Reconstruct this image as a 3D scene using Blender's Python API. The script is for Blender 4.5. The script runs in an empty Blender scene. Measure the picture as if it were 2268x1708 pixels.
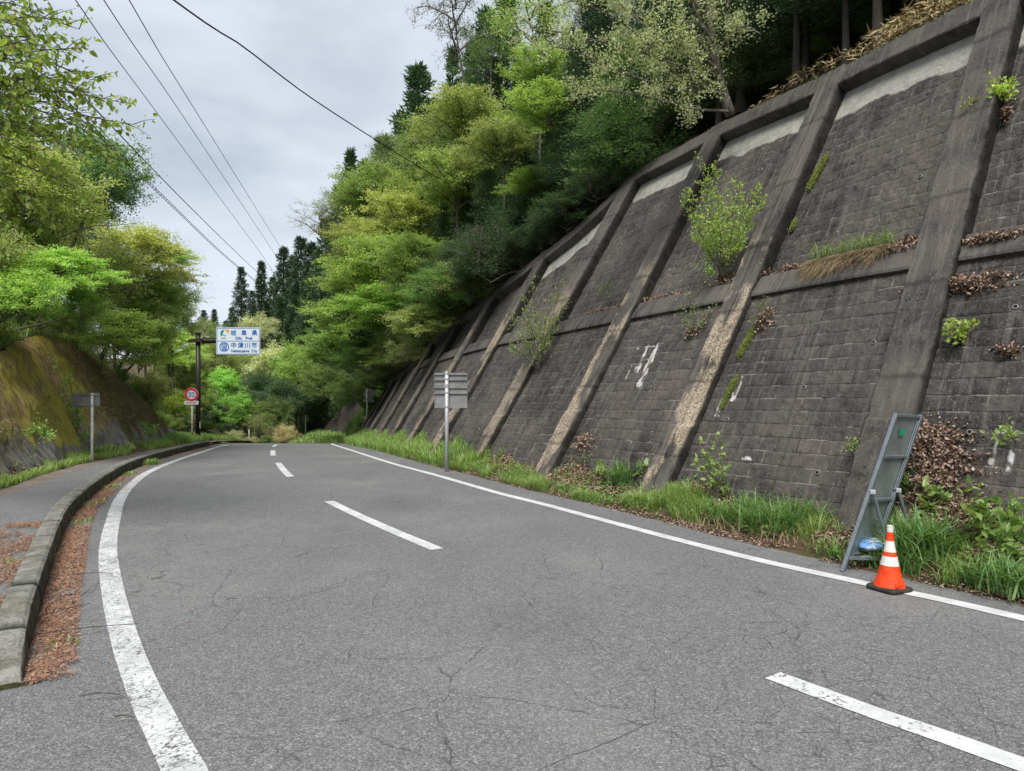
import bpy, math, random
import numpy as np
from mathutils import Vector, Matrix

# ------------------------------------------------------------------ scene, camera, light
S = bpy.context.scene
COL = S.collection
cam_d = bpy.data.cameras.new('camera'); cam = bpy.data.objects.new('camera', cam_d); COL.objects.link(cam)
cam_d.sensor_width = 36.0; cam_d.lens = 24.965; cam_d.clip_start = 0.05; cam_d.clip_end = 2000
cam.location = (0, 0, 1.65); cam.rotation_euler = (math.radians(90), 0, 0)
S.camera = cam
S.view_settings.view_transform = 'Standard'; S.view_settings.look = 'None'
S.view_settings.gamma = 1.0; S.view_settings.exposure = 1.1
S.cycles.max_bounces = 8; S.cycles.diffuse_bounces = 5; S.cycles.glossy_bounces = 2
S.cycles.transmission_bounces = 6; S.cycles.transparent_max_bounces = 4
S.cycles.caustics_reflective = False; S.cycles.caustics_refractive = False

SUN_EL, SUN_AZ = math.radians(57), math.radians(-172)     # azimuth clockwise from +Y
W = bpy.data.worlds.new("World"); S.world = W; W.use_nodes = True
wn = W.node_tree.nodes; wl = W.node_tree.links
bg = wn['Background']; bg.inputs['Strength'].default_value = 0.1
sky = wn.new('ShaderNodeTexSky'); sky.sky_type = 'NISHITA'; sky.sun_disc = False
sky.sun_elevation = SUN_EL; sky.sun_rotation = SUN_AZ
tc = wn.new('ShaderNodeTexCoord'); mp = wn.new('ShaderNodeMapping'); mp.inputs['Scale'].default_value = (1.0, 1.0, 2.6)
wl.new(tc.outputs['Generated'], mp.inputs['Vector'])
n1 = wn.new('ShaderNodeTexNoise'); n1.inputs['Scale'].default_value = 2.3; n1.inputs['Detail'].default_value = 5; n1.inputs['Roughness'].default_value = 0.5
n1.inputs['Distortion'].default_value = 0.3
wl.new(mp.outputs['Vector'], n1.inputs['Vector'])
cr_ = wn.new('ShaderNodeValToRGB'); wl.new(n1.outputs['Fac'], cr_.inputs['Fac'])
cr_.color_ramp.elements[0].position = 0.39; cr_.color_ramp.elements[0].color = (2.5, 2.8, 3.2, 1)
cr_.color_ramp.elements[1].position = 0.62; cr_.color_ramp.elements[1].color = (3.75, 4.0, 4.4, 1)
mx = wn.new('ShaderNodeMix'); mx.data_type = 'RGBA'; mx.inputs['Factor'].default_value = 0.93
wl.new(sky.outputs['Color'], mx.inputs['A']); wl.new(cr_.outputs['Color'], mx.inputs['B'])
wl.new(mx.outputs['Result'], bg.inputs['Color'])

sd = bpy.data.lights.new('sun', 'SUN'); sun = bpy.data.objects.new('sun', sd); COL.objects.link(sun)
sd.energy = 2.3; sd.angle = math.radians(28); sd.color = (1.0, 0.96, 0.9)
sv = Vector((math.sin(SUN_AZ) * math.cos(SUN_EL), math.cos(SUN_AZ) * math.cos(SUN_EL), math.sin(SUN_EL)))
sun.rotation_euler = sv.to_track_quat('Z', 'Y').to_euler()

RNG = np.random.default_rng(7)
random.seed(7)

# ------------------------------------------------------------------ numeric helpers
def vnoise(x, y, seed=0):
    x = np.asarray(x, float); y = np.asarray(y, float)
    xi = np.floor(x).astype(np.int64); yi = np.floor(y).astype(np.int64); xf = x - xi; yf = y - yi
    def h(a, b):
        n = (a * 374761393 + b * 668265263 + seed * 974634777) & 0x7fffffff
        n = ((n ^ (n >> 13)) * 1274126177) & 0x7fffffff
        return ((n ^ (n >> 16)) & 0xffff) / 65535.0
    u = xf * xf * (3 - 2 * xf); v = yf * yf * (3 - 2 * yf)
    return (h(xi, yi) * (1 - u) + h(xi + 1, yi) * u) * (1 - v) + (h(xi, yi + 1) * (1 - u) + h(xi + 1, yi + 1) * u) * v
def fbm(x, y, o=4, seed=0):
    r = 0; a = .5
    for i in range(o):
        r = r + a * (vnoise(x, y, seed + i) - .5); x = x * 2.03; y = y * 2.03; a *= .5
    return r
def crv(P, step=.25):
    P = np.array(P, float); Q = []
    Ex = np.vstack([2 * P[0] - P[1], P, 2 * P[-1] - P[-2]])
    for i in range(1, len(Ex) - 2):
        for t in np.linspace(0, 1, 16, endpoint=False):
            a, b, c, d = Ex[i - 1:i + 3]
            Q.append(.5 * (2 * b + (c - a) * t + (2 * a - 5 * b + 4 * c - d) * t * t + (3 * b - a - 3 * c + d) * t ** 3))
    Q.append(P[-1]); Q = np.array(Q)
    s = np.r_[0, np.cumsum(np.linalg.norm(np.diff(Q, axis=0), axis=1))]
    n = max(2, int(round(s[-1] / step)) + 1); t = np.linspace(0, s[-1], n)
    return np.stack([np.interp(t, s, Q[:, k]) for k in range(Q.shape[1])], 1)
class Path:
    """plan curve with arc length; side=+1: normal to the right of travel, -1: to the left"""
    def __init__(s, P, side=1, step=.25):
        s.P = crv(P, step); s.s = np.r_[0, np.cumsum(np.linalg.norm(np.diff(s.P, axis=0), axis=1))]
        T = np.gradient(s.P, axis=0); T /= np.linalg.norm(T, axis=1)[:, None]
        s.T = T; s.N = np.c_[T[:, 1], -T[:, 0]] * side; s.L = s.s[-1]
    def at(s, a):
        a = np.asarray(a, float)
        p = np.stack([np.interp(a, s.s, s.P[:, 0]), np.interp(a, s.s, s.P[:, 1])], -1)
        n = np.stack([np.interp(a, s.s, s.N[:, 0]), np.interp(a, s.s, s.N[:, 1])], -1)
        return p, n / np.linalg.norm(n, axis=-1, keepdims=True)
    def near(s, x, y):
        d = (s.P[:, 0] - x) ** 2 + (s.P[:, 1] - y) ** 2; i = int(np.argmin(d))
        return s.s[i], float((np.array([x, y]) - s.P[i]) @ s.N[i])
def gz(y):
    y = np.asarray(y, float)
    z = np.where(y < 0, 0, -.001 * y * y)
    z = np.where(y > 41, -1.681 - .082 * (y - 41), z)
    return np.where(y > 70, -4.06 + .02 * (y - 70) + .14 * np.maximum(y - 95, 0), z)

# ------------------------------------------------------------------ mesh helpers
def mk(name, V, F, mat=None, parent=None, uv=None, attr=None, smooth=False, midx=None):
    me = bpy.data.meshes.new(name)
    V = np.asarray(V, np.float32).reshape(-1, 3)
    Fs = F if isinstance(F, list) else [F]
    Fs = [np.asarray(f, np.int32) for f in Fs if len(f)]
    me.vertices.add(len(V)); me.vertices.foreach_set('co', V.ravel())
    li = np.concatenate([f.ravel() for f in Fs]); me.loops.add(len(li)); me.loops.foreach_set('vertex_index', li)
    tot = np.concatenate([np.full(len(f), f.shape[1], np.int32) for f in Fs])
    st = np.r_[0, np.cumsum(tot)[:-1]].astype(np.int32)
    me.polygons.add(len(tot)); me.polygons.foreach_set('loop_start', st); me.polygons.foreach_set('loop_total', tot)
    me.polygons.foreach_set('use_smooth', np.full(len(tot), bool(smooth)))
    if midx is not None: me.polygons.foreach_set('material_index', np.asarray(midx, np.int32))
    if uv is not None:
        u = me.uv_layers.new(name='uv'); u.data.foreach_set('uv', np.asarray(uv, np.float32)[li].ravel())
    if attr:
        for k, (dom, a) in attr.items():
            at = me.attributes.new(k, 'FLOAT', dom); at.data.foreach_set('value', np.asarray(a, np.float32))
    me.update(calc_edges=True); me.validate()
    for m in (mat if isinstance(mat, (list, tuple)) else [mat]):
        if m: me.materials.append(m)
    o = bpy.data.objects.new(name, me); COL.objects.link(o)
    if parent is not None: o.parent = parent
    return o
def tag(o, label=None, cat=None, group=None, kind=None):
    if label: o['label'] = label
    if cat: o['category'] = cat
    if group: o['group'] = group
    if kind: o['kind'] = kind
    return o
def empty(name, loc=(0, 0, 0), rz=0, label=None, cat=None, group=None):
    o = bpy.data.objects.new(name, None); COL.objects.link(o); o.empty_display_size = .2
    o.location = loc; o.rotation_euler = (0, 0, rz)
    return tag(o, label, cat, group)
def copy_tree(o, parent=None):
    c = o.copy(); COL.objects.link(c)
    if parent is not None: c.parent = parent
    for ch in o.children: copy_tree(ch, c)
    return c
def gridF(nu, nv):
    i = np.arange(nu - 1)[:, None] * nv + np.arange(nv - 1)[None, :]
    i = i.ravel(); return np.stack([i, i + nv, i + nv + 1, i + 1], 1)
class MB:
    def __init__(s): s.v = []; s.f = {3: [], 4: []}; s.n = 0
    def add(s, V, F):
        V = np.asarray(V, float).reshape(-1, 3); s.v.append(V)
        for f in F:
            s.f.setdefault(len(f), []).append([a + s.n for a in f])
        s.n += len(V); return s
    def box(s, c, d, R=None):
        V = np.array([[x, y, z] for x in (-.5, .5) for y in (-.5, .5) for z in (-.5, .5)]) * np.array(d)
        if R is not None: V = V @ np.array(R).T
        return s.add(V + np.array(c), [(0, 1, 3, 2), (4, 6, 7, 5), (0, 4, 5, 1), (2, 3, 7, 6), (0, 2, 6, 4), (1, 5, 7, 3)])
    def bar(s, a, b, w, h, up=(0, 0, 1)):
        a = np.array(a, float); b = np.array(b, float); d = b - a; L = np.linalg.norm(d); d /= L
        x = np.cross(d, up); x /= np.linalg.norm(x); y = np.cross(x, d)
        return s.box((a + b) / 2, (w, L, h), np.stack([x, d, y], 1))
    def tube(s, P, r, n=10, cap=True):
        P = np.asarray(P, float); r = np.broadcast_to(r, (len(P),)); m = len(P)
        T = np.gradient(P, axis=0); T /= np.linalg.norm(T, axis=1)[:, None] + 1e-9
        ref = np.array([0, 0, 1.]) if abs(T[0, 2]) < .9 else np.array([1., 0, 0])
        X = np.cross(T, ref); X /= np.linalg.norm(X, axis=1)[:, None] + 1e-9; Y = np.cross(T, X)
        a = np.arange(n) / n * 2 * math.pi
        V = P[:, None] + r[:, None, None] * (np.cos(a)[None, :, None] * X[:, None] + np.sin(a)[None, :, None] * Y[:, None])
        F = []
        for i in range(m - 1):
            for j in range(n):
                k = (j + 1) % n; F.append((i * n + j, i * n + k, (i + 1) * n + k, (i + 1) * n + j))
        V = V.reshape(-1, 3)
        if cap:
            F.append(tuple(range(n - 1, -1, -1))); F.append(tuple((m - 1) * n + j for j in range(n)))
        return s.add(V, F)
    def lathe(s, prof, n=32, c=(0, 0, 0), sq=None):
        a = np.arange(n) / n * 2 * math.pi; V = []
        for r, z in prof:
            V += [(c[0] + r * math.cos(t), c[1] + r * math.sin(t), c[2] + z) for t in a]
        m = len(prof); F = [(i * n + j, i * n + (j + 1) % n, (i + 1) * n + (j + 1) % n, (i + 1) * n + j) for i in range(m - 1) for j in range(n)]
        F.append(tuple(range(n - 1, -1, -1))); F.append(tuple((m - 1) * n + j for j in range(n)))
        return s.add(V, F)
    def build(s, name, mat, parent=None, smooth=False, bevel=0):
        V = np.concatenate(s.v); o = mk(name, V, [np.array(f) for f in s.f.values() if f], mat, parent, smooth=smooth)
        if bevel:
            b = o.modifiers.new('bevel', 'BEVEL'); b.width = bevel; b.segments = 2; b.limit_method = 'ANGLE'
        return o

# ------------------------------------------------------------------ material helper
class NT:
    def __init__(s, name):
        s.m = bpy.data.materials.new(name); s.m.use_nodes = True; s.t = s.m.node_tree; s.t.nodes.clear()
        s.out = s.t.nodes.new('ShaderNodeOutputMaterial')
    def put(s, sock, v):
        if v is None: return
        if isinstance(v, bpy.types.NodeSocket): s.t.links.new(v, sock)
        elif isinstance(v, (tuple, list)) and sock.type == 'RGBA': sock.default_value = (*v[:3], 1)
        else: sock.default_value = v
    def n(s, typ, ins=None, **kw):
        nd = s.t.nodes.new('ShaderNode' + typ)
        for k, v in kw.items(): setattr(nd, k, v)
        for k, v in (ins or {}).items(): s.put(nd.inputs[k], v)
        return nd
    def math(s, op, a, b=0.0, c=None, clamp=False):
        nd = s.n('Math', operation=op, use_clamp=clamp); s.put(nd.inputs[0], a); s.put(nd.inputs[1], b)
        if c is not None: s.put(nd.inputs[2], c)
        return nd.outputs[0]
    def ramp(s, f, lo, hi, a=0.0, b=1.0, smooth=True):
        nd = s.n('MapRange', {'Value': f, 'From Min': lo, 'From Max': hi, 'To Min': a, 'To Max': b})
        nd.interpolation_type = 'SMOOTHSTEP' if smooth else 'LINEAR'; return nd.outputs[0]
    def mix(s, f, a, b, mode='MIX'):
        nd = s.n('Mix', data_type='RGBA', blend_type=mode); s.put(nd.inputs[0], f); s.put(nd.inputs[6], a); s.put(nd.inputs[7], b)
        return nd.outputs[2]
    def noise(s, vec, scale, detail=3, rough=.55, dist=0, out='Fac'):
        return s.n('TexNoise', {'Vector': vec, 'Scale': scale, 'Detail': detail, 'Roughness': rough, 'Distortion': dist}).outputs[out]
    def vor(s, vec, scale, feature='F1', out='Distance', rnd=1.0):
        return s.n('TexVoronoi', {'Vector': vec, 'Scale': scale, 'Randomness': rnd}, feature=feature).outputs[out]
    def pos(s): return s.n('NewGeometry').outputs['Position']
    def uv(s): return s.n('UVMap').outputs[0]
    def attr(s, a, o='Fac'): return s.n('Attribute', attribute_name=a).outputs[o]
    def map(s, v, scale=(1, 1, 1), loc=(0, 0, 0), rot=(0, 0, 0)):
        return s.n('Mapping', {'Vector': v, 'Scale': scale, 'Location': loc, 'Rotation': rot}).outputs[0]
    def bump(s, h, d=.01, st=1.0): return s.n('Bump', {'Height': h, 'Distance': d, 'Strength': st}).outputs[0]
    def fin(s, col, rough=.85, normal=None, metal=0.0, spec=.3, trans=None, disp=None):
        p = s.n('BsdfPrincipled', {'Base Color': col, 'Roughness': rough, 'Metallic': metal, 'Specular IOR Level': spec})
        if normal is not None: s.put(p.inputs['Normal'], normal)
        o = p.outputs[0]
        if trans is not None:
            tr = s.n('BsdfTranslucent', {'Color': trans[0]}); ms = s.n('MixShader', {0: trans[1]})
            s.put(ms.inputs[1], o); s.put(ms.inputs[2], tr.outputs[0]); o = ms.outputs[0]
        s.put(s.out.inputs[0], o); return s.m

def plain(name, col, rough=.5, metal=0.0, var=.15, scale=8, bump=0):
    a = NT(name); p = a.n('TexCoord').outputs['Object']
    f = a.noise(p, scale, 4); c = a.mix(a.ramp(f, .3, .7), [x * (1 - var) for x in col], [min(1, x * (1 + var)) for x in col])
    nm = a.bump(a.noise(p, scale * 6, 3), .002, bump) if bump else None
    return a.fin(c, rough, nm, metal)

def m_asphalt(name, base=.135, walk=False):
    a = NT(name); p = a.pos()
    fl = a.vor(p, 130, out='Color'); g = a.n('SeparateColor', {0: fl}).outputs[0]
    fine = a.noise(p, 240, 2, .7)
    c = a.mix(a.ramp(g, .1, .95), (base * .6, base * .61, base * .635), (base * 1.36, base * 1.37, base * 1.39))
    c = a.mix(a.ramp(g, .93, .97), c, (.36, .345, .32))
    c = a.mix(a.ramp(fine, .35, .5, .55, 0), c, (.03, .031, .034))
    mid = a.noise(p, 22, 4, .7); c = a.mix(a.ramp(mid, .3, .7, .28, 0), c, (.05, .05, .052))
    big = a.noise(p, .42, 4, .6)
    c = a.mix(a.ramp(big, .45, .7, 0, .3), c, (base * 1.45, base * 1.38, base * 1.28))
    big2 = a.noise(a.map(p, (.5, .22, 1), (7, 3, 0), (0, 0, .5)), 1.1, 4, .6)
    c = a.mix(a.ramp(big2, .5, .72, 0, .35), c, (.075, .075, .08))
    # cracks
    w = a.n('Mix', data_type='VECTOR'); w.inputs[0].default_value = .09; a.put(w.inputs[4], p); a.put(w.inputs[5], a.noise(p, 2.4, 4, .65, out='Color'))
    w2 = w.outputs[1]
    d1 = a.vor(w2, 1.15, 'DISTANCE_TO_EDGE'); d2 = a.vor(a.map(w2, loc=(3.1, 1.7, 0)), 4.2, 'DISTANCE_TO_EDGE')
    mk1 = a.ramp(a.noise(p, .45, 2, .5), .38, .5); mk2 = a.ramp(a.noise(a.map(p, loc=(9, 4, 0)), .3, 2, .5), .41, .54)
    c1 = a.math('MULTIPLY', a.ramp(d1, .001, .0065, 1, 0), mk1); c2 = a.math('MULTIPLY', a.ramp(d2, .003, .02, .8, 0), mk2)
    ck = a.math('MAXIMUM', c1, c2); ck = a.math('MULTIPLY', ck, a.ramp(a.noise(p, 6, 3), .35, .6, .1, .6))
    c = a.mix(ck, c, (.018, .018, .02))
    sp = a.ramp(a.vor(a.map(p, loc=(2.2, .6, 0)), .34, 'F1'), .0, .16, .5, 0)
    sp = a.math('MULTIPLY', sp, a.ramp(a.noise(p, 9, 3), .4, .6)); c = a.mix(sp, c, (.16, .095, .065))
    h = a.math('ADD', a.math('MULTIPLY', g, .5), a.math('MULTIPLY', ck, -1.2))
    return a.fin(c, .82, a.bump(h, .004, .55), spec=.25)

def m_paint(name, wear=.5, trans=False):
    a = NT(name); p = a.pos(); u = a.uv()
    n1 = a.noise(p, 38, 5, .75); n2 = a.noise(p, 3.0, 3, .6)
    thr = a.math('ADD', n1, a.math('MULTIPLY', a.math('SUBTRACT', n2, .5), .35))
    hole = a.ramp(thr, wear - .05, wear + .015, 1, 0)
    if trans:
        vr = a.vor(a.map(u, (9, 17, 1)), 2.0, 'DISTANCE_TO_EDGE')
        ck = a.ramp(vr, .01, .07, .85, 0); ck = a.math('MULTIPLY', ck, a.ramp(a.noise(p, 7, 3), .32, .58, .15, 1))
        hole = a.math('MAXIMUM', hole, ck)
    pc = a.mix(a.ramp(a.noise(p, 5, 4), .35, .7), (.46, .47, .475), (.61, .62, .63))
    pc = a.mix(a.ramp(a.noise(p, 90, 2), .5, .75, 0, .35), pc, (.4, .39, .37))
    c = a.mix(hole, pc, (.1, .1, .102))
    return a.fin(c, .7, a.bump(hole, .003, -.5), spec=.25)

def m_wall(name, front='block'):
    """weathered retaining wall concrete; uv = (metres along the wall, metres up the slope)"""
    a = NT(name); u = a.uv(); p = a.pos()
    sx = a.n('SeparateXYZ', {0: u}); U_, V_ = sx.outputs[0], sx.outputs[1]
    n_b = a.noise(p, .7, 4, .6); n_m = a.noise(p, 5, 5, .65); n_f = a.noise(p, 36, 5, .8); n_s = a.noise(a.map(u, (5, .35, 1)), 2.2, 4, .65)
    c = a.mix(a.ramp(n_m, .3, .7), (.021, .0205, .021), (.074, .069, .066))
    c = a.mix(a.ramp(n_b, .42, .62, 0, .7), c, (.125, .11, .1))
    c = a.mix(a.ramp(n_f, .55, .66, 0, .7), c, (.25, .225, .2))
    c = a.mix(a.ramp(n_f, .3, .42, .75, 0), c, (.02, .019, .018))
    c = a.mix(a.ramp(n_s, .48, .66, 0, .6), c, (.17, .15, .135))
    c = a.mix(a.ramp(a.noise(a.map(u, (4, .5, 1), (5, 2, 0)), 1.7, 4, .65), .52, .7, 0, .6), c, (.03, .028, .027))
    moss = a.ramp(a.noise(p, 1.6, 5, .7), .6, .74, 0, .35); c = a.mix(moss, c, (.06, .066, .028))
    if front == 'block':
        row = a.math('FLOOR', a.math('DIVIDE', V_, .187)); fr = a.math('MULTIPLY', a.math('SUBTRACT', a.math('DIVIDE', V_, .187), row), .187)
        odd = a.math('MULTIPLY', a.math('ABSOLUTE', a.math('MODULO', row, 2.0)), .155); q_ = a.math('DIVIDE', a.math('ADD', U_, odd), .31); col = a.math('FLOOR', q_); fc = a.math('MULTIPLY', a.math('SUBTRACT', q_, col), .31)
        wob = a.math('MULTIPLY', a.math('SUBTRACT', a.noise(p, 16, 3, .6), .5), .012)
        dr = a.math('ADD', a.math('MINIMUM', fr, a.math('SUBTRACT', .187, fr)), wob); dc = a.math('ADD', a.math('MINIMUM', fc, a.math('SUBTRACT', .31, fc)), wob)
        wn2 = a.n('TexWhiteNoise', {'Vector': a.n('CombineXYZ', {0: col, 1: row, 2: 0.0}).outputs[0]}).outputs['Value']
        c = a.mix(a.ramp(wn2, 0, 1, 0, .45, False), c, (.05, .046, .045)); c = a.mix(a.ramp(wn2, .8, 1, 0, .35, False), c, (.15, .135, .12))
        top_ = a.ramp(fr, .1, .187, 0, .15); c = a.mix(top_, c, (.15, .138, .125))
        vj = a.ramp(dc, .002, .008, 1, 0); vn = a.noise(p, 2.6, 4, .7)
        c = a.mix(a.math('MULTIPLY', vj, a.ramp(vn, .42, .5, .85, .25)), c, (.018, .017, .016)); c = a.mix(a.math('MULTIPLY', vj, a.ramp(vn, .54, .62, 0, .7)), c, (.28, .26, .235))
        c = a.mix(a.math('MULTIPLY', a.ramp(dr, .001, .008, 1, 0), .82), c, (.008, .008, .008))
        c = a.mix(a.math('MULTIPLY', a.math('MULTIPLY', a.ramp(dr, .012, .018, 1, 0), a.ramp(fr, .15, .16)), a.ramp(vn, .5, .6, 0, .55)), c, (.3, .28, .25))
        cl = a.attr('clean'); c = a.mix(cl, c, a.mix(a.ramp(n_m, .3, .7), (.27, .27, .245), (.38, .37, .33)))
        c = a.mix(a.math('MULTIPLY', a.attr('lime'), .75), c, a.mix(a.ramp(n_m, .4, .6), (.6, .56, .5), (.72, .72, .74)))
    if front != 'block': c = a.mix(a.ramp(a.noise(p, 1.1, 4, .65), .4, .6, .05, .38), c, (.12, .112, .102))
    if front != 'block':
        pit = a.math('MULTIPLY', a.ramp(a.vor(p, 11), .1, .2, 1, 0), a.ramp(a.noise(p, 1.7, 3), .48, .6)); c = a.mix(a.math('MULTIPLY', pit, .85), c, (.012, .011, .01))
    if front == 'rib':
        tn = a.attr('tan'); sel = a.math('MULTIPLY', tn, a.ramp(a.noise(a.map(u, (1, .55, 1), (0, 0, 0), (0, 0, .25)), 1.6, 3, .6), .44, .54))  # tan patches with gaps: dappled sun and tree shade put into the colour
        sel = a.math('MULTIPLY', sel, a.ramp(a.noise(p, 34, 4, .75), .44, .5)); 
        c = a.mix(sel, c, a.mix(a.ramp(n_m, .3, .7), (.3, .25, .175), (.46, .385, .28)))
        jt = a.attr('joint'); c = a.mix(a.math('MULTIPLY', jt, .9), c, (.015, .014, .013))
        sd_ = a.math('MULTIPLY', a.attr('side'), a.ramp(n_m, .3, .65, 1.0, .8)); c = a.mix(sd_, c, a.mix(a.ramp(n_f, .5, .62), (.008, .008, .007), (.028, .027, .02)))  # side faces: mossy grime, painted darker still for shade where the sun reaches
    h = a.math('ADD', a.math('MULTIPLY', n_f, .5), a.noise(p, 14, 4, .7))
    return a.fin(c, .93, a.bump(h, .035 if front == 'block' else .012, .75), spec=.15)

def m_leaf(name, tr=.42):
    a = NT(name); oc = a.n('ObjectInfo').outputs['Color']; r = a.attr('rnd'); r2 = a.attr('tone')
    hs = a.n('HueSaturation', {'Hue': a.ramp(r2, 0, 1, .474, .526, False), 'Saturation': a.ramp(r, 0, 1, 1.05, .72, False), 'Value': a.ramp(r, 0, 1, .85, 1.95, False), 'Color': oc}).outputs[0]
    return a.fin(hs, .5, None, spec=.35, trans=(a.mix(1.0, hs, (1.5, 1.45, .85), 'MULTIPLY'), tr))
def m_bark(name, c0, c1):
    a = NT(name); p = a.n('TexCoord').outputs['Object']
    n_ = a.noise(a.map(p, (1, 1, .25)), 14, 4, .65); c = a.mix(a.ramp(n_, .3, .7), c0, c1)
    c = a.mix(a.ramp(a.noise(p, 3.5, 3), .55, .7, 0, .5), c, (.07, .085, .045))
    return a.fin(c, .9, a.bump(n_, .02, .6), spec=.15)
def m_rndcol(name, cols, rough=.85):
    a = NT(name); r = a.attr('rnd'); cp = a.n('ValToRGB', {'Fac': r}); e = cp.color_ramp.elements
    e[0].color = (*cols[0], 1); e[1].color = (*cols[-1], 1)
    for i, c in enumerate(cols[1:-1]): k = e.new((i + 1) / (len(cols) - 1)); k.color = (*c, 1)
    return a.fin(cp.outputs[0], rough, None, spec=.2)

M = {}
M['asphalt'] = m_asphalt('asphalt', .18); M['walk'] = m_asphalt('pavement_asphalt', .185)
M['line_worn'] = m_paint('worn_line_paint', .43, True); M['line'] = m_paint('line_paint', .36); M['dash'] = m_paint('dash_paint', .41)
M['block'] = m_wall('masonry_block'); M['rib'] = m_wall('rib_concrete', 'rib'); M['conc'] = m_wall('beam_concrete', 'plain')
M['leaf'] = m_leaf('leaf'); M['needle'] = m_leaf('needle', .12); M['grass'] = m_leaf('grass_blade', .35)
M['bark'] = m_bark('grey_bark', (.07, .06, .05), (.2, .18, .15)); M['cbark'] = m_bark('cedar_bark', (.035, .03, .025), (.11, .095, .08))
M['litter'] = m_rndcol('dry_leaf', [(.07, .045, .032), (.2, .125, .085), (.32, .22, .16), (.46, .36, .29), (.13, .08, .055)])
M['needles'] = m_rndcol('dry_needles', [(.15, .075, .045), (.32, .17, .1), (.43, .25, .16), (.23, .12, .08), (.5, .37, .27)])
M['sasa'] = m_rndcol('dry_bamboo_leaf', [(.1, .13, .03), (.32, .25, .13), (.45, .36, .2), (.22, .17, .08), (.38, .3, .17)])
M['straw'] = m_rndcol('straw', [(.2, .15, .08), (.34, .27, .16), (.13, .09, .05)])
M['galv'] = plain('galvanised_steel', (.5, .51, .52), .45, .4, .12, 20)
M['wpost'] = plain('painted_post', (.55, .55, .53), .5, 0, .2, 12)
M['aback'] = plain('aluminium_back', (.25, .255, .25), .5, .2, .12, 5)
M['rim'] = plain('aluminium_rim', (.24, .24, .235), .5, .2, .2, 5)
M['brown'] = plain('brown_pole_paint', (.035, .026, .022), .45, 0, .15, 6)
M['swhite'] = plain('sign_white', (.66, .72, .78), .75, 0, .03, 3)
M['sblue'] = plain('sign_blue', (.012, .15, .52), .35, 0, .03, 3)
M['sred'] = plain('sign_red', (.75, .025, .05), .35, 0, .05, 3)
M['numblue'] = plain('number_blue', (.06, .25, .5), .35, 0, .05, 3)
M['orange'] = plain('logo_orange', (.75, .3, .02), .4, 0, .03, 3)
M['lgreen'] = plain('logo_green', (.0, .26, .2), .4, 0, .03, 3)
M['aframe'] = plain('grey_frame_paint', (.17, .2, .225), .45, .3, .1, 10)
M['apanel'] = plain('zinc_panel', (.26, .29, .29), .38, .35, .3, 2.5)
M['gtape'] = plain('green_sticker', (.0, .36, .16), .5, 0, .05, 10)
M['cone'] = plain('cone_orange', (.85, .06, .012), .5, 0, .28, 14)
M['cwhite'] = plain('cone_reflective', (.68, .66, .63), .4, 0, .07, 20)
M['cbase'] = plain('cone_rubber', (.035, .033, .03), .8, 0, .3, 20)
M['cable'] = plain('cable_black', (.02, .021, .024), .6)
M['pipe'] = plain('pale_pipe', (.26, .255, .24), .6); M['hole'] = plain('bore_shade', (.006, .006, .006), .95)
M['rust'] = plain('orange_rail', (.35, .09, .04), .7)
M['paving'] = None
def m_bag():
    a = NT('sandbag_sheet'); p = a.n('TexCoord').outputs['Object']
    st = a.ramp(a.n('SeparateXYZ', {0: a.map(p, rot=(0, .3, .5))}).outputs[0], -.02, .02); n_ = a.noise(p, 9, 3)
    c = a.mix(a.ramp(n_, .44, .5), (.16, .34, .68), (.6, .62, .66)); return a.fin(c, .5, a.bump(a.noise(p, 25, 3), .01, .6))
M['bag'] = m_bag()
def m_kerb():
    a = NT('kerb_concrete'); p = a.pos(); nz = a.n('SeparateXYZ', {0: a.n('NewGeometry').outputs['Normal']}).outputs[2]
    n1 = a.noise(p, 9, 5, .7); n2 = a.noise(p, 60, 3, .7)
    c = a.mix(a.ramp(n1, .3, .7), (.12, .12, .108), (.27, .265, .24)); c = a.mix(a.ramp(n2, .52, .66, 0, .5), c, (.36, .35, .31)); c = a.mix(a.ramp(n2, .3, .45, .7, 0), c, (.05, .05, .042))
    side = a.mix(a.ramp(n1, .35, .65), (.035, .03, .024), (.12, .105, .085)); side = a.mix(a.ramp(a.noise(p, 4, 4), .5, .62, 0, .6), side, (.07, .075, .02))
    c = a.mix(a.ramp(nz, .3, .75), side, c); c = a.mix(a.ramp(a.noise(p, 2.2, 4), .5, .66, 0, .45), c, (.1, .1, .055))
    jt = a.attr('joint'); c = a.mix(jt, c, (.02, .02, .018))
    return a.fin(c, .92, a.bump(a.math('ADD', n1, n2), .012, .8), spec=.15)
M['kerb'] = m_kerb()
def m_ground(name, cols, s=1.0):
    a = NT(name); p = a.pos(); n1 = a.noise(p, 1.3 * s, 5, .65); n2 = a.noise(p, 30 * s, 4, .7)
    c = a.mix(a.ramp(n1, .35, .65), cols[0], cols[1]); c = a.mix(a.ramp(n2, .45, .62), c, cols[2])
    return a.fin(c, .95, a.bump(n2, .03, .8), spec=.1)
M['verge'] = m_ground('verge_soil', [(.09, .06, .04), (.05, .07, .022), (.13, .08, .055)])
M['wood'] = m_ground('forest_floor', [(.08, .06, .04), (.045, .055, .022), (.13, .09, .06)])
M['dirt'] = m_ground('gravel_dirt', [(.2, .165, .135), (.28, .24, .2), (.15, .12, .1)])
M['gutter'] = m_ground('gutter_slab', [(.2, .2, .185), (.27, .265, .24), (.13, .125, .11)], 1.5)
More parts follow.
